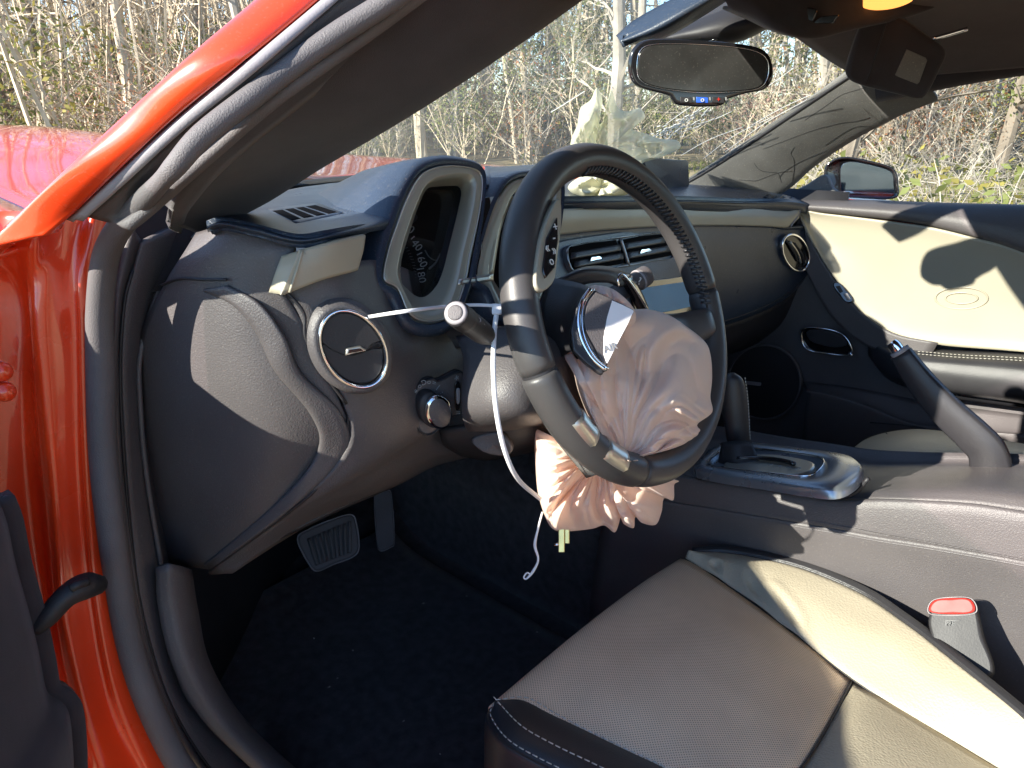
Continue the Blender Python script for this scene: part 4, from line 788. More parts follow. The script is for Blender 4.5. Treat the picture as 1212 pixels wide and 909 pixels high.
# stalks
ts = thing('indicator_stalk', 'black indicator stalk with a grey end button, left of the steering wheel', 'stalk', PD(560, 385, .68))
ax_ = (PD(540, 371, .60)-PD(590, 408, .73)).normalized()
e0 = PD(540, 371, .60)
tube('barrel', [e0, e0-ax_*.002, e0-ax_*.024, e0-ax_*.026, e0-ax_*.075, e0-ax_*.10], [.0100, .0108, .0112, .0106, .0105, .007], M['dark'], ts, 24, 3)
tube('end_ring', [e0+ax_*.0002, e0+ax_*.002, e0+ax_*.003], [.0098, .0095, .0080], M['strip'], ts, 24, 2)
tube('end_button', [e0+ax_*.001, e0+ax_*.0035, e0+ax_*.004], [.0068, .0064, .0040], M['rubber'], ts, 20, 2)
for k in range(4):
    letters('stalk_mark', 'D=O:'[k], PD(552+k*7, 368+k*5.5, .60+k*.014), (rt+up*-.6), up+rt*.6, .0065, M['greyprint'], ts)
ws_ = thing('wiper_stalk', 'short black wiper stalk end with a white symbol, right of the steering wheel hub', 'stalk', PD(755, 332, .92))
e1 = PD(766, 325, .92); ax1 = (PD(766, 325, .92)-PD(735, 345, .90)).normalized()
tube('barrel', [e1, e1-ax1*.002, e1-ax1*.014, e1-ax1*.015, e1-ax1*.06], [.0105, .0125, .013, .0122, .0115], M['plastic'], ws_, 24, 3)
tube('band', [e1-ax1*.0145, e1-ax1*.0165], [.0133, .0133], M['strip'], ws_, 24, 1)
letters('stalk_symbol', '?', PD(757, 333, .895), rt-up*.2, up, .013, M['print'], ws_)
# white cable tie and its loose end
ct = thing('cable_tie', 'long white nylon cable tie looped from the side vent behind the indicator stalk and down', 'cable tie', PD(588, 365, .69))
def strap(nm, pts, w_, t_, m, par, k=8):
    p = line(pts, k); V = []; Fc = []
    for i, q in enumerate(p):
        T = (p[min(i+1, len(p)-1)]-p[max(i-1, 0)]).normalized(); n = (C-q).normalized(); sdir = T.cross(n).normalized(); n = sdir.cross(T)
        V += [q+sdir*w_/2+n*t_/2, q-sdir*w_/2+n*t_/2, q-sdir*w_/2-n*t_/2, q+sdir*w_/2-n*t_/2]
        if i:
            for a in range(4): b = (a+1) % 4; Fc.append(((i-1)*4+a, (i-1)*4+b, i*4+b, i*4+a))
    return mesh_obj(nm, V, Fc, m, par)
strap('strap', [W(430, 376, -.012), PD(475, 369, .62), PD(525, 363, .655), PD(560, 361, .68), PD(592, 362, .69)], .0030, .0014, M['white'], ct)
box('lock_head', PD(588, 366, .69), rt*.0045, up*.0050, fw*.003, M['white'], ct, .0008)
strap('strap', [PD(588, 369, .69), PD(585, 395, .685), (PD(584, 440, .68)), PD(588, 490, .68), PD(598, 535, .69), PD(614, 568, .72), PD(640, 591, .79)], .0046, .0014, M['white'], ct)
lc = tag(tube('cord', [PD(642, 606, .82), PD(637, 625, .815), PD(633, 645, .815), PD(637, 662, .815), PD(631, 676, .815), PD(623, 685, .815), (PD(620, 683, .815)), PD(624, 678, .815), PD(629, 681, .815)], [.0011, .0012, .0017, .0012, .0016, .0010, .0009, .0009, .0009], M['white'], None, 8, 6), 'thin white cord end with a small loop hanging under the knee airbag', 'cord')
ky = thing('key', 'small brass key end hanging below the pink knee airbag', 'key', PD(666, 640, .84))
box('blade', PD(664.5, 639, .84), rt*.0036, up*.0140, fw*.0016, M['brass'], ky, .0008)
box('bow', PD(671, 634, .845), rt*.0030, up*.009, fw*.002, M['brass'], ky, .001)
tube('pin', [PD(656, 645, .838), PD(661, 644, .836)], .0018, M['chrome'], ky, 8, 2)
# pedals
bp_ = thing('brake_pedal', 'ribbed black brake pedal in the driver\'s footwell', 'pedal', PD(390, 645, 1.35))
bpo = [(352, 638), (366, 626), (395, 614), (416, 609), (422, 620), (425, 648), (418, 659), (395, 668), (376, 676), (366, 668)]
b0 = PD(390, 642, 1.35); bn = ((C-b0).normalized()+Vector((0, -.3, .2))).normalized()
def BPp(x, y): return PL(x, y, b0, bn)
slab('pad', [BPp(*p) for p in bpo], M['rubber'], bp_, .018, .004, 60)
ringo('pad_edge', [BPp(*p) for p in bpo], M['strip'], bp_, .0022, .003, 72, lift=.0005)
for k in range(9):
    t = (k+.7)/9.6; a = (360+58*t+1, 637-24*t+2); b = (372+46*t, 672-17*t-2)
    tube('pad_rib', [BPp(*a)+bn*.003, BPp((a[0]+b[0])/2, (a[1]+b[1])/2)+bn*.004, BPp(*b)+bn*.003], .0034, M['rubber'], bp_, 6, 3)
tube('arm', [BPp(395, 635)-bn*.02, BPp(392, 580)+Vector((0, .10, .02)), BPp(392, 520)+Vector((0, .25, .1))], .011, M['dark'], bp_, 8, 5)
ap = thing('accelerator_pedal', 'narrow dark accelerator pedal right of the brake pedal', 'pedal', PD(454, 615, 1.5))
a0 = PD(454, 617, 1.5); an = ((C-a0).normalized()+Vector((0, -.2, .2))).normalized()
slab('pad', [PL(*p, a0, an) for p in [(443, 590), (448, 582), (460, 580), (464, 590), (467, 640), (462, 648), (450, 652), (446, 640)]], M['rubber'], ap, .014, .003, 60)
ringo('pad_edge', [PL(*p, a0, an) for p in [(443, 590), (448, 582), (460, 580), (464, 590), (467, 640), (462, 648), (450, 652), (446, 640)]], M['strip'], ap, .0016, .003, 60, lift=.0005)
tube('arm', [PL(453, 600, a0, an)-an*.015, PL(452, 560, a0, an)+Vector((0, .06, .02)), PL(450, 500, a0, an)+Vector((0, .14, .1))], .008, M['dark'], ap, 8, 4)
fm = patch('floor_mat', [[Vector((x, y, z)) for x in (-.62, -.45, -.3, -.14)] for y, z in ((-.2, .11), (.1, .112), (.4, .122), (.62, .135), (.70, .17))], M['carpet'], None, .012, 5, 4, base=Vector((-.38, .2, .10)))
tag(fm, 'black carpet mat lying on the driver\'s footwell floor', 'floor mat')
# ================================================================== CONSOLE, SEATS, PASSENGER'S SIDE
con = thing('centre_console', 'black centre console with a silver gear gate, between the seats', 'console', (0, -.2, .12))
def XR(data, x): return [[PX(*p, x) for p in r] for r in data]
te = [(720, 548), (800, 561), (850, 569), (920, 580), (985, 590), (1040, 590), (1092, 592), (1150, 596), (1205, 604), (1320, 622)]
gv_ = [(720, 578), (800, 594), (850, 602), (920, 614), (985, 625), (1040, 635), (1092, 643), (1150, 653), (1205, 663), (1320, 686)]
bt = [(700, 700), (790, 720), (850, 740), (920, 760), (985, 780), (1040, 800), (1092, 815), (1150, 840), (1205, 860), (1320, 900)]
patch('side_panel', [[PX(*p, -.100) for p in te], [PX(p[0], p[1]+5, -.112) for p in te], [PX(p[0], p[1]-2, -.118) for p in gv_], [PX(p[0], p[1]-.3, -.1165) for p in gv_]], M['plastic'], con, .006, 5, 4)
patch('side_panel', [[PX(p[0], p[1]+1.2, -.113) for p in gv_], [PX(p[0], p[1]+4, -.119) for p in gv_], [PX((p[0]*.7+b[0]*.3), p[1]*.7+b[1]*.3, -.112) for p, b in zip(gv_, bt)], [PX(*p, -.105) for p in bt], [PX(*p, -.105)-Vector((0, 0, .15)) for p in bt]], M['plastic'], con, .006, 5, 4)
fe_ = [(735, 520), (800, 520), (850, 518), (920, 530), (985, 540), (1030, 547), (1085, 551), (1150, 554), (1205, 557), (1320, 566)]
Tn = [PX(*p, -.100) for p in te]; Tf = [PX(*p, .105) for p in fe_]
lift = [0, 0, 0, 0, 0, .0, .004, .008, .010, .012]
patch('top_panel', [Tn, [a.lerp(b, .12)+Vector((0, 0, .006+l)) for a, b, l in zip(Tn, Tf, lift)], [a.lerp(b, .5)+Vector((0, 0, .004+l)) for a, b, l in zip(Tn, Tf, lift)], [a.lerp(b, .93)+Vector((0, 0, .003+l)) for a, b, l in zip(Tn, Tf, lift)], Tf, [b-Vector((-.004, 0, .3)) for b in Tf]], M['plastic'], con, .006, 5, 4, eye=Vector((0, 0, 3)))
box('rear_box', (0, -.70, .36), (.112, 0, 0), (0, .25, 0), (0, 0, .235), M['plastic'], con, .012)
# gear gate
gp0 = Vector((0, 0, .516)); gn = Vector((0, .25, 1)).normalized()
def GG(x, y, l=0): return PL(x, y, gp0+gn*l, gn)
po = [(822, 553), (830, 540), (842, 529), (860, 522), (900, 524), (960, 531), (1000, 537), (1016, 545), (1019, 555), (1008, 569), (986, 578), (950, 575), (900, 567), (850, 560)]
gl_ = closed([GG(*p, .004) for p in po], 96); gN = nrm(gl_)
pi_ = [(838, 549), (846, 538), (862, 530), (900, 531), (945, 536), (970, 541), (975, 548), (964, 560), (945, 563), (900, 558), (860, 554)]
gi = closed([GG(*p, .004) for p in pi_], 96)
loft('gate_surround', [grow(gl_, .002, -gN*.014), grow(gl_, .001, -gN*.004), grow(gl_, -.003), [a.lerp(b, .6)+gN*.001 for a, b in zip(gl_, gi)], gi, grow(gi, -.002, -gN*.004), grow(gi, -.006, -gN*.010)], M['plate'], con, False, True)
slab('gate_plate', [GG(*p, .004) for p in [(856, 548), (872, 540), (905, 535), (945, 540), (965, 547), (955, 557), (925, 561), (880, 558)]], M['silver'], con, .012, .003, 60, lift=-.002)
tube('gate_slot', [GG(*p, .006) for p in [(872, 543), (898, 542), (925, 545), (940, 549)]], .0035, M['gloss'], con, 8, 5)
for k in range(4): letters('gate_mark', 'PRND'[k], GG(912+k*11, 551+k*1.4, .0042)+gN*.001, GG(930, 553)-GG(912, 551), GG(915, 540)-GG(912, 551), .009, M['greyprint'], con)
ringo('gate_edge', [GG(*p, .0045) for p in pi_], M['chrome'], con, .0016, .002, 96)
for x, y in ((862, 562), (968, 577), (990, 579)): box('clip', GG(x, y, -.006)-ray(x, y)*.006, rt*.006, up*.0035, fw*.003, M['chrome'], con, .0006)
tube('panel_gap', [PX(*p, -.104) for p in [(850, 566), (920, 577), (985, 587), (1010, 584), (1028, 566)]], .003, M['dark'], con, 6, 5)
gs = thing('gear_lever', 'black leather gear lever with stitched edge, right of the steering wheel', 'gear lever', PX(875, 540, 0))
gc = [(866, 441), (867, 450), (869, 475), (872, 500), (874, 518), (876, 532)]
pts = line([PX(*p, .0) for p in gc], 6); rr_ = [.004, .016, .0205, .0195, .0185, .018]; rrr = line([Vector((x, 0, 0)) for x in rr_], 6)
V = []; Fc = []
for i, p in enumerate(pts):
    for k in range(20):
        t = 2*math.pi*k/20; V.append(p+rt*math.cos(t)*rrr[i].x+fw*math.sin(t)*rrr[i].x*.8)
    if i:
        for k in range(20): Fc.append(((i-1)*20+k, (i-1)*20+(k+1) % 20, i*20+(k+1) % 20, i*20+k))
Fc.append(tuple(range(20))); mesh_obj('knob', V, Fc[:-1]+[Fc[-1]], M['leather'], gs)
stitches('stitching', [PX(p[0]+13, p[1], .0)-fw*.012 for p in [(866, 448), (869, 470), (871, 500), (872, 520)]], M['thread'], gs, .005, .0036, .0007)
box('release_button', PX(878, 526, -.018), rt*.004, up*.006, fw*.004, M['chrome'], gs, .001)
tube('shaft', [PX(874, 525, 0), PX(876, 550, 0)], .011, M['dark'], gs, 12, 2)
patch('boot', [[GG(*p) + gn*h for p, h in q] for q in ([((850, 547), .0), ((872, 551), .0), ((900, 548), 0)], [((856, 540), .022), ((874, 541), .026), ((892, 540), .022)])], M['leather'], gs, .004, 5, 4)
# handbrake
hb_ = thing('handbrake', 'black angled handbrake lever with a chrome push button, standing on the console', 'handbrake', PX(1175, 556, .07))
def rect_sweep(nm, cl, hw, hd, m, par, k=6):
    p = line(cl, k); h = line([Vector((a, b, 0)) for a, b in zip(hw, hd)], k); loops = []
    for i, q in enumerate(p):
        T = (p[min(i+1, len(p)-1)]-p[max(i-1, 0)]).normalized(); s = T.cross(Vector((1, 0, 0))).normalized(); n = Vector((1, 0, 0)); a, b = h[i].x, h[i].y
        loops.append([q+s*(a*x)+n*(b*y) for x, y in ((-1, -.6), (-.85, -.95), (0, -1.05), (.85, -.95), (1, -.6), (1, .6), (.85, 1), (-.85, 1), (-1, .6))])
    return loft(nm, loops, m, par, True, True)
rect_sweep('lever', [PX(*p, .07) for p in [(1066, 418), (1090, 452), (1122, 488), (1152, 516), (1169, 536), (1174, 565)]], [.014, .018, .021, .0225, .023, .025], [.009, .0095, .010, .010, .010, .010], M['leather'], hb_)
rect_sweep('push_button', [PX(*p, .07) for p in [(1055, 405), (1060, 410), (1067, 420)]], [.006, .0075, .0075], [.006, .0075, .0075], M['chrome'], hb_)
tube('grip_ring', [PX(1064, 414, .07)+Vector((0, 0, 0)), PX(1067, 418, .07)], [.013, .013], M['strip'], hb_, 14, 2)
# seats
def plane3(a, b, c): n = (b-a).cross(c-a).normalized(); return (a, n if n.z > 0 else -n)
sp, sn_ = plane3(Vector((-.16, .003, .395)), Vector((-.25, -.257, .384)), Vector((-.58, -.01, .425)))
def Sx(x, y, dz=0): return PL(x, y, sp+Vector((0, 0, dz)), sn_)
ds = thing('driver_seat', 'driver\'s seat with perforated beige leather cushion and black piped bolsters', 'seat', (-.38, -.25, .1))
f0 = [(589, 834, 0), (645, 785, .004), (705, 735, .006), (765, 690, .004), (810, 662, 0)]
r1_ = [(690, 866, 0), (725, 815, .010), (775, 765, .013), (830, 722, .010), (876, 704, 0)]
r2_ = [(790, 912, 0), (815, 860, .010), (860, 810, .014), (905, 770, .010), (948, 757, 0)]
r3_ = [(910, 985, -.004), (928, 940, .0), (958, 895, .002), (985, 850, .0), (1010, 804, -.004)]
F0 = [Sx(*p) for p in f0]
patch('cushion_insert', [[p+Vector((0, .012, -.09)) for p in F0], [p+Vector((0, .012, -.03)) for p in F0], F0, [Sx(*p) for p in r1_], [Sx(*p) for p in r2_], [Sx(*p) for p in r3_]], M['perf'], ds, .006, 6, 6)
patch('cushion_rear', [[Sx(p[0], p[1], d) for p, d in zip([(910, 986), (928, 941), (958, 896), (985, 851), (1010, 804.5)], (-.004, .0, .0, .0, -.004))], [Sx(*p) for p in [(960, 1000, .004), (985, 950, .010), (1010, 905, .012), (1032, 862, .010), (1052, 831, 0)]], [Sx(*p) for p in [(1100, 1060, .0), (1120, 1010, .008), (1140, 965, .010), (1158, 930, .008), (1175, 906, 0)]], [Sx(*p) for p in [(1240, 1100, .0), (1260, 1060, .0), (1270, 1020, .0), (1280, 990, .0), (1290, 975, 0)]]], M['beige_leather'], ds, .006, 5, 5)
seam_ = [(811, 661, 0), (845, 682, 0), (880, 705, 0), (948, 757, 0), (1010, 804, 0), (1052, 831, 0), (1090, 854, 0), (1175, 905, 0), (1290, 975, 0)]
pipe_ = [(818, 656, .004), (850, 654, .012), (890, 659, .022), (952, 674, .034), (1022, 704, .042), (1070, 736, .046), (1112, 768, .048), (1190, 832, .05), (1300, 925, .05)]
Sm = [Sx(*p) for p in seam_]; Pp = [Sx(*p) for p in pipe_]
bol = patch('bolster', [Sm, [a.lerp(b, .1)+Vector((0, 0, .004)) for a, b in zip(Sm, Pp)], [a.lerp(b, .5)+Vector((0, 0, .010)) for a, b in zip(Sm, Pp)], [a.lerp(b, .88)+Vector((0, 0, .005)) for a, b in zip(Sm, Pp)], Pp], M['beige_leather'], ds, .006, 12, 10)
def press(o, lines, depth, width):      # creases pressed into the leather, and a little slack between them
    base = ROOT[o]
    for v in o.data.vertices:
        p = v.co+base; z = .0016*noise.noise(p*14)
        for ln in lines:
            d_ = min((p-q).length for q in ln); z -= depth*math.exp(-(d_/width)**2)-depth*.6*math.exp(-((d_-width*2)/width)**2)
        v.co.z += z
    o.data.update()
def crs(pts): return line([Sx(x, y, .012) for x, y in pts], 8)
press(bol, [crs([(846, 668), (858, 690), (876, 702)]), crs([(882, 672), (892, 694), (912, 722)]), crs([(915, 700), (935, 725), (946, 750)])], .004, .005)
tube('seam', [p-Vector((0, 0, .001)) for p in Sm], .0011, M['dark'], ds, 6, 5)
tube('seam', [Sx(*p)+Vector((0, 0, .0005)) for p in [(910, 985, -.004), (928, 940, .0), (958, 895, .002), (985, 850, .0), (1010, 804, -.003)]], .0011, M['dark'], ds, 6, 5)
tube('piping', [p+Vector((.001, 0, .001)) for p in Pp], .0030, M['leather'], ds, 8, 6)
P2 = [p+Vector((.010, .002, .001)) for p in Pp]
patch('bolster_side', [Pp, P2, [p+Vector((.017, .004, -.012)) for p in Pp], [p+Vector((.018, .004, -.06)) for p in Pp], [Vector((p.x+.010, p.y, .15)) for p in Pp]], M['leather'], ds, .005, 5, 4)
stitches('stitching', [p+Vector((.0055, .001, .002)) for p in Pp], M['thread'], ds, .0075, .0052, .0006)
inn = [(591, 833, .001), (628, 829, .0), (662, 846, -.001), (700, 866, -.001), (745, 888, -.001), (795, 912, -.001), (900, 975, -.002)]
out = [(584, 836, -.004), (580, 850, -.004), (600, 878, .004), (640, 902, .006), (690, 926, .006), (760, 962, .006), (880, 1030, .006)]
In = [Sx(*p) for p in inn]; Ou = [Sx(*p) for p in out]
patch('bolster', [In, [a.lerp(b, .3)+Vector((0, 0, .006)) for a, b in zip(In, Ou)], [a.lerp(b, .7)+Vector((0, 0, .008)) for a, b in zip(In, Ou)], Ou, [p+Vector((-.006, .002, -.02)) for p in Ou], [p+Vector((-.006, .004, -.20)) for p in Ou]], M['leather'], ds, .005, 5, 5)
for a, b in ((.10, .006), (.72, .0095), (.98, .0025)): stitches('stitching', [p.lerp(q, a)+Vector((0, 0, b)) for p, q in zip(In, Ou)], M['thread'], ds, .0075, .0052, .0006)
patch('seat_base', [[Vector((x, y, .30)) for x in (-.60, -.38, -.16)] for y in (-.04, -.3, -.62)]+[[Vector((x, -.64, .1)) for x in (-.6, -.38, -.16)]], M['dark'], ds, .16, 3, 3, eye=Vector((-.38, -.3, 3)))
patch('backrest', [[Vector((x, y, z)) for x, y in ((-.62, -.60+o), (-.58, -.56+o), (-.38, -.62+o), (-.18, -.56+o), (-.14, -.60+o))] for o, z in ((-.06, .36), (-.08, .5), (-.16, .75), (-.24, .95), (-.27, 1.0))], M['beige_leather'], ds, .08, 4, 4, eye=Vector((-.38, .5, .8)))
ps = thing('passenger_seat', 'beige leather passenger seat cushion seen beyond the centre console', 'seat', (.38, -.25, .1))
A_ = [PX(*p, .22) for p in [(985, 590), (1080, 592), (1210, 600), (1320, 610)]]; B2 = [PX(*p, .26) for p in [(1000, 556), (1080, 548), (1200, 545), (1320, 550)]]
C2 = [PX(*p, .35) for p in [(1018, 527), (1085, 519), (1160, 523), (1260, 535)]]; D2 = [PX(*p, .46) for p in [(1034, 516), (1078, 508), (1130, 512), (1215, 526)]]
E2 = [p+Vector((.05, 0, -.03)) for p in D2]
def fr_(r): return [r[0]+Vector((0, .02, -.10)), r[0]+Vector((0, .014, -.03))]+r
patch('cushion', [fr_(r) for r in (A_, B2, C2, D2, E2)], M['beige_leather'], ps, .01, 5, 5)
tube('seam', [PX(*p, x)+Vector((0, 0, .001)) for p, x in (((1048, 512), .43), ((1058, 525), .36), ((1072, 548), .27))], .0012, M['dark'], ps, 6, 5)
patch('backrest', [[Vector((x, y, z)) for x, y in ((.14, -.60+o), (.18, -.56+o), (.38, -.62+o), (.58, -.56+o), (.62, -.60+o))] for o, z in ((-.06, .36), (-.08, .5), (-.16, .75), (-.24, .95), (-.27, 1.0))], M['beige_leather'], ps, .08, 4, 4, eye=Vector((.38, .5, .8)))
# belt buckle
bk = thing('seat_belt_buckle', 'black seat belt buckle with a red release button beside the driver\'s seat', 'buckle', PX(1140, 780, -.15))
k0 = PX(1128, 728, -.165); kn_ = ((C-k0).normalized()*.8+Vector((-.2, .1, .15))).normalized()
def BK(x, y): return PL(x, y, k0, kn_)
slab('body', [BK(*p) for p in [(1100, 726), (1104, 712), (1128, 708), (1150, 709), (1156, 722), (1163, 752), (1174, 800), (1120, 800), (1100, 745)]], M['dark'], bk, .022, .003, 60)
slab('release_button', [BK(*p) for p in [(1101, 724), (1106, 711), (1128, 708), (1149, 710), (1153, 724), (1128, 727)]], M['red'], bk, .010, .002, 48, lift=.003)
ringo('button_edge', [BK(*p) for p in [(1100, 726), (1104, 711), (1128, 707), (1150, 709), (1155, 725), (1128, 728.5)]], M['strip'], bk, .0012, .003, 60, lift=.001)
letters('buckle_print', 'PRESS', BK(1128, 738)+kn_*.0006, rt, up, .0072, M['greyprint'], bk)
tube('print_bar', [BK(1119, 734.5)+kn_*.0004, BK(1137, 734.5)+kn_*.0004], .0004, M['greyprint'], bk, 4, 2)
# ------------------------------------------------------------------ passenger's door
pd = thing('passenger_door', 'passenger\'s door with beige upper panel, black stitched armrest and chrome handle', 'door', (.8, 0, .1))
xs_ = [905, 945, 1010, 1070, 1130, 1205, 1330]
patch('window_sill', [[PX(x, y, .80) for x, y in zip(xs_, (240, 236, 236, 238, 240, 242, 246))], [PX(x, y+1, .745) for x, y in zip(xs_, (240, 236, 237, 239, 241, 243.5, 248))], [PX(x, y, .715) for x, y in zip(xs_, (246, 242, 245, 249, 256, 270, 300))], [PX(x, y, .712) for x, y in zip(xs_, (252, 247, 252, 259, 270, 292, 338))], [PX(x, y, .722) for x, y in zip(xs_, (256, 250, 256, 263, 275, 298, 348))]], M['plastic'], pd, .006, 5, 4)
bx_ = [(840, 300), (900, 285), (945, 270), (985, 270), (1050, 280), (1120, 295), (1205, 310), (1330, 350)]
def col(y): return [(840, y), (900, y), (950, y+4), (1000, y+10), (1060, y+18), (1130, y+26), (1205, y+34), (1330, y+50)]
patch('inner_panel', [[PX(*p, .745) for p in bx_]]+[[PX(*p, .742) for p in col(y)] for y in (340, 390, 430)]+[[PX(*p, .735) for p in col(y)] for y in (480, 540, 620)], M['plastic'], pd, .006, 5, 4)
tb = [(946, 249), (965, 254), (1000, 258), (1050, 264), (1100, 271), (1150, 283), (1205, 299), (1320, 350)]
bb = [(947, 252), (962, 285), (985, 325), (1018, 368), (1058, 396), (1110, 408), (1205, 416), (1320, 428)]
patch('upper_panel', [[PX(a[0], a[1]-2, .716) for a in tb], [PX(a[0]*.85+b[0]*.15, a[1]*.85+b[1]*.15, .722) for a, b in zip(tb, bb)], [PX(a[0]*.5+b[0]*.5, a[1]*.5+b[1]*.5, .724) for a, b in zip(tb, bb)], [PX(a[0]*.15+b[0]*.85, a[1]*.15+b[1]*.85, .718) for a, b in zip(tb, bb)], [PX(*b, .712) for b in bb]], M['beige'], pd, .005, 6, 6)
for a, b in ((19, 6.5), (31, 13)): ringo('pressed_oval', [PX(1138+a*math.cos(k*math.pi/12), 353+k*0+b*math.sin(k*math.pi/12), .7225) for k in range(24)], M['beige'], pd, .004, .003, 60)
# switch strip along the front of the beige panel
patch('switch_strip', [[PX(*p, x) for p, x in zip(q, (.725, .72, .714, .708, .70, .69))] for q in ([(948, 254), (960, 284), (983, 324), (1016, 366), (1056, 394), (1110, 406)], [(944, 262), (952, 290), (972, 330), (1004, 374), (1045, 404), (1105, 415)], [(940, 272), (946, 298), (962, 338), (992, 384), (1036, 414), (1100, 424)])], M['plastic'], pd, .004, 5, 4)
swp = PX(1000, 347, .705); swn = Vector((-1, -.3, .25)).normalized()
slab('window_switch', [PL(*p, swp, swn) for p in [(986, 337), (994, 335), (1009, 352), (1008, 358), (999, 356)]], M['gloss'], pd, .010, .002, 40)
for x, y in ((993, 342), (1002, 351)): slab('switch_key', [PL(x+a, y+b, swp, swn)-ray(x, y)*.002 for a, b in ((-4, -3), (1, -4), (5, 3), (1, 5))], M['strip' if x > 1000 else 'dark'], pd, .004, .001, 24, True)
# armrest
ar = [(1036, 398), (1052, 405), (1080, 410), (1130, 414), (1205, 418), (1330, 428)]
patch('armrest', [[PX(*p, .715) for p in ar], [PX(p[0]-2, p[1]+5, x) for x, p in zip((.714, .70, .69, .69, .69, .69), ar)], [PX(*p, x) for x, p in zip((.712, .685, .662, .660, .660, .660), [(1030, 404), (1050, 418), (1080, 425), (1130, 429), (1205, 436), (1330, 450)])], [PX(*p, x) for x, p in zip((.710, .680, .655, .650, .650, .650), [(1028, 412), (1048, 432), (1080, 441), (1130, 448), (1205, 458), (1330, 474)])], [PX(*p, x) for x, p in zip((.712, .685, .662, .660, .660, .660), [(1028, 420), (1048, 444), (1080, 456), (1130, 464), (1205, 474), (1330, 494)])], [PX(*p, .715) for p in [(1030, 424), (1050, 448), (1080, 460), (1130, 467), (1205, 478), (1330, 498)]]], M['leather'], pd, .006, 5, 5)
for dy in (0, 3): stitches('stitching', [PX(p[0]+8, p[1]+6+dy, .680-dy*.003) for p in ar[2:]], M['thread'], pd, .0075, .005, .0007, .002)
patch('pull_trim', [[PX(*p, .695) for p in q] for q in ([(1085, 462), (1130, 466), (1205, 475), (1330, 490)], [(1090, 468), (1135, 473), (1205, 482), (1330, 500)])], M['gloss'], pd, .006, 4, 3)
# pocket below
pk = [(955, 462), (985, 468), (1030, 482), (1075, 500), (1130, 508), (1205, 514), (1330, 524)]
patch('door_pocket', [[PX(*p, .735) for p in [(950, 452), (985, 455), (1030, 462), (1080, 472), (1130, 480), (1205, 490), (1330, 505)]], [PX(p[0], p[1]-3, .705) for p in pk], [PX(*p, .690) for p in pk], [PX(p[0], p[1]+6, .685) for p in pk], [PX(p[0]-5, p[1]+60, .70) for p in pk], [PX(p[0]-10, p[1]+110, .72) for p in pk]], M['plastic'], pd, .006, 5, 4)
tube('pocket_seam', [PX(*p, .683) for p in [(1030, 500), (1090, 506), (1115, 520), (1135, 540)]], .0014, M['dark'], pd, 6, 5)
# handle with chrome ring, and speaker grille
ha = [(949, 394), (953, 388), (966, 388), (990, 392), (1002, 400), (1009, 414), (1004, 420), (985, 419), (960, 415), (951, 407)]
slab('handle_recess', [PX(*p, .722) for p in ha], M['gloss'], pd, .004, .001, 48, lift=.001)
ringo('handle_ring', [PX(*p, .716) for p in ha], M['chrome'], pd, .0042, .006, 80, lift=.002)
slab('door_handle', [PX(*p, .712) for p in [(955, 392), (975, 391), (995, 397), (1002, 408), (985, 411), (960, 404)]], M['dark'], pd, .006, .002, 40)
tube('lock_pin', [PX(1005, 417, .708), PX(1009, 421, .704)], .004, M['chrome'], pd, 10, 2)
sp_ = [PX(905+43*math.cos(k*math.pi/16), 452+44*math.sin(k*math.pi/16), .722) for k in range(32)]
slab('speaker_grille', sp_, M['dark'], pd, .004, .002, 64, lift=.001); ringo('speaker_ring', sp_, M['plastic'], pd, .006, .006, 72, lift=.003)
slab('speaker_badge', [PX(892+a, 453+b, .716) for a, b in ((-9, -2), (9, 0), (8, 4), (-9, 2))], M['strip'], pd, .002, .0006, 20, True)
mesh_obj('window_glass', *patch_geo([[PX(x, y, .80) for x, y in zip((900, 945, 1010, 1070, 1205, 1330), (238, 236, 236, 238, 242, 246))], [Vector((.735, .20, .93)), Vector((.735, .10, .95)), Vector((.735, .02, .96)), Vector((.735, -.08, .96)), Vector((.735, -.22, .96)), Vector((.735, -.4, .96))], [Vector((.655, .08, 1.05)), Vector((.655, .04, 1.05)), Vector((.655, -.0, 1.055)), Vector((.655, -.08, 1.06)), Vector((.655, -.22, 1.065)), Vector((.655, -.4, 1.07))]], 3, 3), M['glass'], pd)
patch('outer_skin', [[Vector((x, y, z)) for y in (.42, .1, -.4, -.9)] for x, z in ((.80, .815), (.90, .79), (.94, .6), (.95, .35), (.93, .08))], M['paint'], pd, .008, 4, 4, eye=Vector((4, 0, 2)))
# its mirror outside the glass
sail = [(930, 233), (955, 218), (975, 207), (984, 222), (990, 232), (960, 236)]
slab('mirror_sail', [PX(*p, .775) for p in sail], M['pillar'], pd, .02, .004, 48)
mh = [(976, 200), (985, 190), (1000, 186), (1022, 189), (1050, 196), (1060, 203), (1063, 218), (1060, 234), (1025, 236), (984, 235), (978, 220)]
mq = PX(1020, 212, .93); mqn = ((C-mq).normalized()+Vector((.0, -.05, -.05))).normalized()
mlp = closed([PL(*p, mq, mqn) for p in mh], 72); mlp_n = nrm(mlp)
wm = loft('wing_mirror', [grow(mlp, -.045, -mlp_n*.10), grow(mlp, -.02, -mlp_n*.085), grow(mlp, .0, -mlp_n*.045), grow(mlp, .001), grow(mlp, -.003, mlp_n*.001), grow(mlp, -.006, -mlp_n*.003), grow(mlp, -.008, -mlp_n*.010)], M['gloss'], pd, True, True)
slab('mirror_glass', [PL(*p, mq, mqn)-mlp_n*.006 for p in [(995, 200), (1003, 192), (1020, 193), (1045, 199), (1056, 205), (1058, 218), (1055, 233), (1010, 233), (997, 232)]], M['wingglass'], wm, .002, .0006, 48)
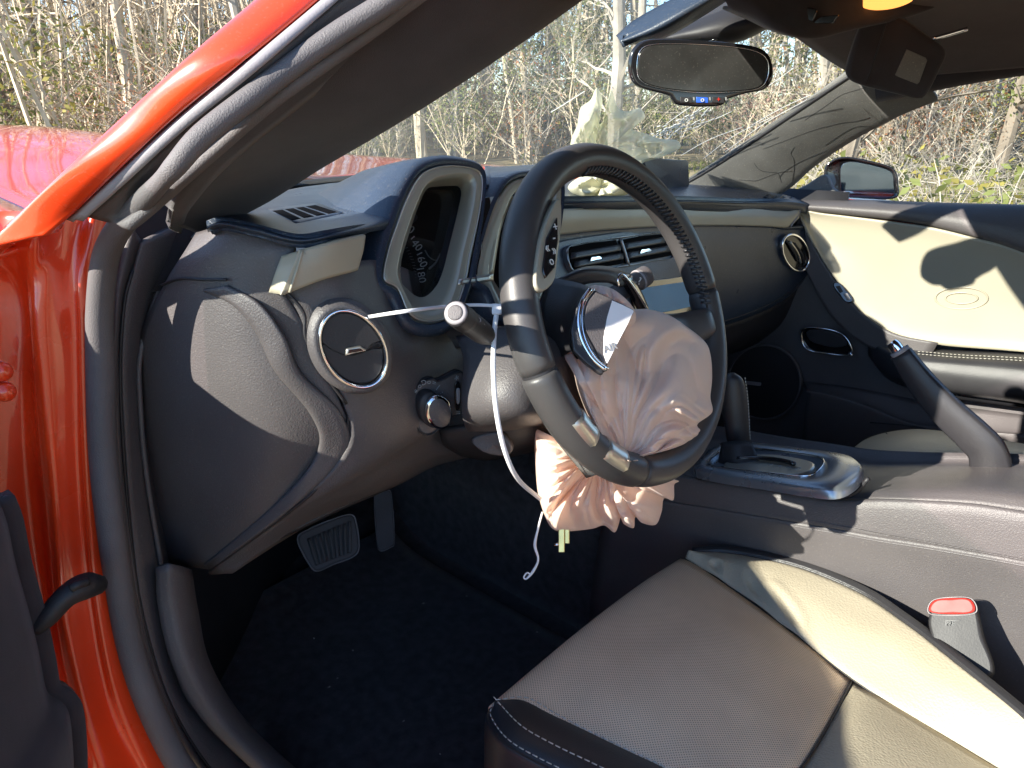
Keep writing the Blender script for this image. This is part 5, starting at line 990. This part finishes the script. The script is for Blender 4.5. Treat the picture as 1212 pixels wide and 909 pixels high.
# ================================================================== OUTSIDE
bark = [mat('pale_bark', (.48, .41, .31), .9, 0, .35, 3, .6, 30), mat('grey_bark', (.36, .32, .27), .9, 0, .35, 3, .6, 30), mat('beige_bark', (.54, .45, .33), .9, 0, .3, 3, .5, 30), mat('dark_bark', (.22, .18, .14), .9, 0, .35, 3, .6, 30)]
def leafmat(nm, c, v=.4): return mat(nm, c, .6, 0, v, 1.5, 0, transl=.35)
lv = dict(green=leafmat('green_leaves', (.18, .20, .06)), yellow=leafmat('yellow_leaves', (.28, .24, .06)), orange=leafmat('orange_leaves', (.34, .15, .07)), dark=leafmat('evergreen_leaves', (.045, .075, .03)), pink=leafmat('red_buds', (.34, .20, .15)))
ground_m = mat('leaf_litter', (.26, .21, .12), .95, 0, .5, .8, 1, 25)
n = 60; xs2 = [-150+i*600/n for i in range(n+1)]; V = []; Fc = []
GZ = -.17
def gz(x, y):
    d = math.hypot(x, y); return GZ + max(0, d-4)*.004 + .25*max(0, min(1, (d-7)/6))*noise.noise(Vector((x*.12, y*.12, 3)))
gs_ = [-400, -200, -100, -60, -40, -30, -20, -14, -10, -7, -4, -2, 0, 2, 4, 6, 8, 10, 12, 14, 17, 20, 24, 28, 32, 36, 40, 45, 50, 60, 75, 100, 150, 250, 400]
k = len(gs_)
for y in gs_:
    for x in gs_: V.append(Vector((x, y, gz(x, y))))
for j in range(k-1):
    for i in range(k-1): Fc.append((j*k+i, j*k+i+1, (j+1)*k+i+1, (j+1)*k+i))
tag(mesh_obj('ground', V, Fc, ground_m, base=Vector((0, 0, GZ))), 'leaf-strewn ground around the car', kind='structure')
rd = random.Random(11)
def tubes_np(segs, sides=3):
    V = []; Fc = []
    for pts, r0, r1 in segs:
        o = len(V); n_ = len(pts)
        for i, p in enumerate(pts):
            T = (pts[min(i+1, n_-1)]-pts[max(i-1, 0)]); a = Vector((T.y, -T.x, .01)) if abs(T.x)+abs(T.y) > 1e-6 else Vector((1, 0, 0)); a.normalize(); b = T.normalized().cross(a); r = r0+(r1-r0)*i/(n_-1)
            for q in range(sides): t = 2*math.pi*q/sides; V.append(p+(a*math.cos(t)+b*math.sin(t))*r)
            if i:
                for q in range(sides): Fc.append((o+(i-1)*sides+q, o+(i-1)*sides+(q+1) % sides, o+i*sides+(q+1) % sides, o+i*sides+q))
    return V, Fc
def branch(p, d, L, r, depth, out, ends, droop=.0):
    n_ = 5 if depth > 1 else 4; pts = [p]; q = p.copy(); dd_ = d.copy()
    for i in range(n_):
        dd_ = (dd_+Vector((rd.gauss(0, .16), rd.gauss(0, .16), rd.gauss(0, .10)+.05-droop))).normalized(); q = q+dd_*(L/n_); pts.append(q)
    out.append((pts, r, r*.45)); ends.append(q)
    if depth > 0:
        for i in range(rd.randint(3, 5)):
            t = rd.uniform(.2, 1); k_ = min(n_-1, int(t*n_)); b = pts[k_].lerp(pts[k_+1], t*n_-k_)
            a = rd.uniform(0, 6.28); nd = (dd_*.6+Vector((math.cos(a), math.sin(a), rd.uniform(-.1, .6)))*.8).normalized()
            branch(b, nd, L*rd.uniform(.4, .65), r*.42, depth-1, out, ends, droop)
def leaf_geo(pts, s, per, spread):
    V = []; Fc = []
    for p in pts:
        for _ in range(per):
            c = p+Vector((rd.gauss(0, spread), rd.gauss(0, spread), rd.gauss(0, spread*.8))); a = Vector((rd.gauss(0, 1), rd.gauss(0, 1), rd.gauss(0, 1))).normalized(); b = a.orthogonal().normalized(); a = a.cross(b) if rd.random() < .5 else a
            z = s*rd.uniform(.6, 1.4); o = len(V); V += [c-b*z*.45, c+a*z*.8-b*z*.1, c+b*z*.45, c-a*z*.8]; Fc.append((o, o+1, o+2, o+3))
    return V, Fc
def raw(nm, geo, m):
    me = bpy.data.meshes.new(nm); me.from_pydata([tuple(v) for v in geo[0]], [], geo[1]); me.materials.append(m); me.update(); return me
protos = []
for i in range(10):
    H = rd.uniform(9, 15); lean = Vector((rd.gauss(0, .05), rd.gauss(0, .05), 1)).normalized(); pts = [Vector((0, 0, -.2))]; q = Vector((0, 0, -.2)); d = lean.copy()
    for s in range(10): d = (d+Vector((rd.gauss(0, .035), rd.gauss(0, .035), .04))).normalized(); q = q+d*H/10; pts.append(q)
    r0 = rd.uniform(.07, .16); tr_ = raw('trunk', tubes_np([(pts, r0, r0*.3)], 8), bark[i % 4]); seg = []; ends = []
    for b in range(rd.randint(16, 24)):
        t = rd.uniform(.06 if i % 2 else .24, 1); k_ = min(9, int(t*10)); p = pts[k_].lerp(pts[k_+1], t*10-k_); a = rd.uniform(0, 6.28)
        branch(p, Vector((math.cos(a), math.sin(a), rd.uniform(.15, 1.1))).normalized(), rd.uniform(.7, 2.4)*(1.1-t*.5), r0*.28, 2 if b % 3 == 0 else 1, seg, ends)
    br_ = raw('branches', tubes_np(seg, 3), bark[i % 4]); lf = None
    if i in (1, 2, 4, 5, 7, 8): lf = raw('foliage', leaf_geo(rd.sample(ends, min(len(ends), 420)), .045, 7, .22), lv[{1: 'green', 2: 'yellow', 4: 'orange', 5: 'green', 7: 'green', 8: 'pink'}[i]])
    protos.append((tr_, br_, lf))
shr = []
for i in range(5):
    seg = []; ends = []
    for b in range(9): a = rd.uniform(0, 6.28); branch(Vector((rd.gauss(0, .1), rd.gauss(0, .1), -.1)), Vector((math.cos(a)*.5, math.sin(a)*.5, 1)).normalized(), rd.uniform(1.0, 2.2), .018, 2, seg, ends, .03)
    shr.append((raw('stems', tubes_np(seg, 3), bark[(i+1) % 3]), raw('foliage', leaf_geo(ends, .038, 8 if i in (0, 1) else 3, .17), lv[('dark', 'green', 'yellow', 'orange', 'pink')[i]])))
pine = []
for i in range(2):
    H = 11; tr_ = raw('trunk', tubes_np([([Vector((rd.gauss(0, .04), rd.gauss(0, .04), z-.2)) for z in range(0, 12)], .13, .04)], 8), bark[1]); pp_ = []
    seg = []
    for b in range(60):
        z = rd.uniform(1.2, 11); a = rd.uniform(0, 6.28); L = (11.6-z)*.26+.3; e = Vector((math.cos(a)*L, math.sin(a)*L, z-.1*L)); seg.append(([Vector((0, 0, z)), Vector((0, 0, z)).lerp(e, .5)+Vector((0, 0, .08)), e], .02, .006)); pp_ += [Vector((0, 0, z)).lerp(e, t) for t in (.35, .55, .7, .85, 1)]
    pine.append((tr_, raw('branches', tubes_np(seg, 3), bark[1]), raw('foliage', leaf_geo(pp_, .085, 12, .17), lv['dark'])))
plants = []
def place(meshes, kind, words, cat, loc, rz, s):
    t = bpy.data.objects.new(kind, None); COL.objects.link(t); t.location = loc; t.rotation_euler = (0, 0, rz); t.scale = (s, s, s); t['category'] = cat
    for nm, me in meshes:
        if me is None: continue
        o = bpy.data.objects.new(nm, me); COL.objects.link(o); o.parent = t
        if nm != 'trunk': o['kind'] = 'stuff'
    plants.append((t, words, cat))
def spot(a0, a1, d0, d1):
    a = R(rd.uniform(a0, a1)); d = math.sqrt(rd.uniform(d0*d0, d1*d1)); x = C.x+math.sin(a)*d; y = C.y+math.cos(a)*d; return Vector((x, y, gz(x, y)))
views = [(14, 33, 44, 15), (36, 75, 104, 14), (71, 86, 58, 14)]
barks = ('pale', 'grey', 'beige', 'dark')
for a0, a1, cnt, dmin in views:
    left = a0 < 20
    for i in range(cnt):
        p = spot(a0, a1, dmin, 46); r_ = rd.random()
        if r_ < .07 and not left: place(list(zip(('trunk', 'branches', 'foliage'), pine[rd.randint(0, 1)])), 'evergreen_tree', 'dark evergreen tree', 'tree', p, rd.uniform(0, 6), rd.uniform(.7, 1.1))
        else:
            pi2 = rd.choice([0, 3, 2, 3, 6, 6, 8, 9, 9, 0]) if left else rd.randint(0, 9); pr = protos[pi2]; lf_ = {1: 'with green leaves', 2: 'with yellow leaves', 4: 'with orange leaves', 5: 'with green leaves', 7: 'with green leaves', 8: 'with reddish leaves'}.get(pi2)
            place(list(zip(('trunk', 'branches', 'foliage'), pr)), 'leafy_tree' if lf_ else 'bare_tree', (barks[pi2 % 4]+' tree '+lf_) if lf_ else 'bare '+barks[pi2 % 4]+' tree', 'tree', p, rd.uniform(0, 6), rd.uniform(.75, 1.25))
    for i in range(int(cnt*(.7 if a0 > 70 else .45))):
        p = spot(a0, a1, dmin+1, 34); s_i = rd.choice([2, 3, 4, 4]) if left or a0 > 70 else rd.choice([0, 1, 1, 2, 2, 3, 4])
        place(list(zip(('stems', 'foliage'), shr[s_i])), 'shrub', ('evergreen', 'green-leaved', 'yellow-leaved', 'russet-leaved', 'red-budded')[s_i]+' shrub', 'shrub', p, rd.uniform(0, 6), rd.uniform(.6, 1.3))
marks = [(70, 'above the hood at the left edge'), (130, 'above the middle of the hood'), (190, 'close to the red windscreen pillar'), (330, 'over the upper end of the red windscreen pillar'), (450, 'over the driver\'s end of the dashboard'), (540, 'over the left gauge pod'), (640, 'over the right gauge pod'), (740, 'over the steering wheel rim'), (800, 'behind the mirror\'s left half'), (915, 'behind the mirror\'s right half'), (965, 'between the mirror and the passenger\'s pillar'), (1015, 'beside the passenger\'s pillar'), (1066, 'over the wing mirror'), (1130, 'just right of the wing mirror'), (9999, 'at the right end of the side window')]
byl = {}
for t, words, cat in plants:
    v = Vector(t.location)-C; xx = CX+F*v.dot(rt)/v.dot(fw); where = next(m_ for lim, m_ in marks if xx < lim); byl.setdefault((words, where), []).append((v.length, t)); t['group'] = cat+'s of the wood around the car'
nth = ['nearest', 'second nearest', 'third nearest', 'fourth nearest', 'fifth nearest', 'sixth nearest', 'seventh nearest', 'eighth nearest', 'ninth nearest', 'tenth nearest']
for (words, where), ls in byl.items():
    ls.sort(key=lambda q: q[0])
    for i, (_, t) in enumerate(ls): t['label'] = words+' '+where if len(ls) == 1 else nth[min(i, 9)]+' '+words+' '+where
# farther wood, read as one mass: thin stems, twigs and scattered leaves
seg = []; lp = {'a': [], 'b': []}
for i in range(5200):
    p = spot(2, 98, 18, 75); az_ = math.degrees(math.atan2(p.x-C.x, p.y-C.y)); H = rd.uniform(4, 11) if az_ < 34 else rd.uniform(1.5, 5.5); d = Vector((rd.gauss(0, .12), rd.gauss(0, .12), 1)).normalized(); q = p-Vector((0, 0, .2)); pts = [q]
    for s in range(4): d = (d+Vector((rd.gauss(0, .08), rd.gauss(0, .08), 0))).normalized(); q = q+d*H/4; pts.append(q)
    if az_ > 34 and i % 5 < 4: continue
    r = rd.uniform(.015, .06); seg.append((pts, r, r*.3))
    for b in range(11):
        t = rd.uniform(.1, 1); k_ = min(3, int(t*4)); u = pts[k_].lerp(pts[k_+1], t*4-k_); a = rd.uniform(0, 6.28); e = u+Vector((math.cos(a), math.sin(a), rd.uniform(-.1, 1.2)))*rd.uniform(.4, 1.4)
        seg.append(([u, u.lerp(e, .5)+Vector((rd.gauss(0, .06), rd.gauss(0, .06), .03)), e], r*.35, r*.15))
    if rd.random() < .5: lp['a' if rd.random() < .65 else 'b'] += [p+Vector((rd.gauss(0, .4), rd.gauss(0, .4), rd.uniform(.2, 3))) for _ in range(5)]
bram = []
for i in range(330):        # low brambles between the car and the right-hand trees
    p = spot(69, 88, 9.5, 19); q = p-Vector((0, 0, .05)); H = rd.uniform(.2, .9); a = rd.uniform(0, 6.28); e = q+Vector((math.cos(a)*H*rd.uniform(.2, .9), math.sin(a)*H*rd.uniform(.2, .9), H)); r = rd.uniform(.004, .011)
    bram.append(([q, q.lerp(e, .5)+Vector((0, 0, .15*H)), e], r, r*.4))
    for b in range(4): u = q.lerp(e, rd.uniform(.3, 1)); a = rd.uniform(0, 6.28); f_ = u+Vector((math.cos(a), math.sin(a), rd.uniform(-.3, .9)))*rd.uniform(.15, .5); bram.append(([u, u.lerp(f_, .5)+Vector((0, 0, .03)), f_], r*.5, r*.2))
    if i % 4 == 0: lp['b' if i % 8 else 'a'].append(p+Vector((0, 0, .15)))
tw = mesh_obj('distant_woodland', *tubes_np(seg, 3), bark[2], smooth=False, base=Vector((30, 30, 0))); tag(tw, 'tangle of thin pale saplings and twigs filling the wood behind the nearer trees', kind='stuff')
tag(mesh_obj('brambles', *tubes_np(bram, 3), bark[1], smooth=False, base=Vector((12, 4, 0))), 'grey bramble stems arching over the ground outside the passenger\'s window', kind='stuff')
t2 = mesh_obj('undergrowth', *leaf_geo(lp['a'], .09, 16, .30), lv['green'], smooth=False, base=Vector((30, 30, 0))); tag(t2, 'patchy green undergrowth on the wood floor', kind='stuff')
t3 = mesh_obj('undergrowth', *leaf_geo(lp['b'], .08, 16, .30), lv['yellow'], smooth=False, base=Vector((30, 30, 0))); tag(t3, 'yellowing brush on the wood floor', kind='stuff')
gg = []
for i in range(6000):
    p = spot(60, 96, 6, 20); h = rd.uniform(.03, .12); b = Vector((rd.gauss(0, .06), rd.gauss(0, .06), h)); s = Vector((rd.uniform(-1, 1), rd.uniform(-1, 1), 0)).normalized()*.012; gg.append(([p-s, p+s, p+b], [(0, 1, 2)]))
V = []; Fc = []
for v, f in gg: o = len(V); V += v; Fc.append((o, o+1, o+2))
tag(mesh_obj('grass', V, Fc, leafmat('grass_blades', (.20, .22, .05)), smooth=False, base=Vector((10, 2, 0))), 'short yellow-green grass at the wood\'s edge', kind='stuff')
# crumbs of broken glass and grit on the footwell mat
g = []
for i in range(16):
    x, y = rd.uniform(-.62, -.16), rd.uniform(.0, .62); z = .126+max(0, y-.1)*.045; r = rd.uniform(.0008, .0026)
    V_0 = [Vector((x+rd.gauss(0, r), y+rd.gauss(0, r), z+rd.uniform(0, r*1.6))) for _ in range(4)]; g.append((V_0, [(0, 1, 2), (0, 3, 1), (1, 3, 2), (0, 2, 3)]))
gc_ = joined('glass_crumbs', g, M['print'], None, smooth=False, base=Vector((-.4, .3, .12))); tag(gc_, 'pale crumbs of broken glass and grit on the footwell mat', kind='stuff')
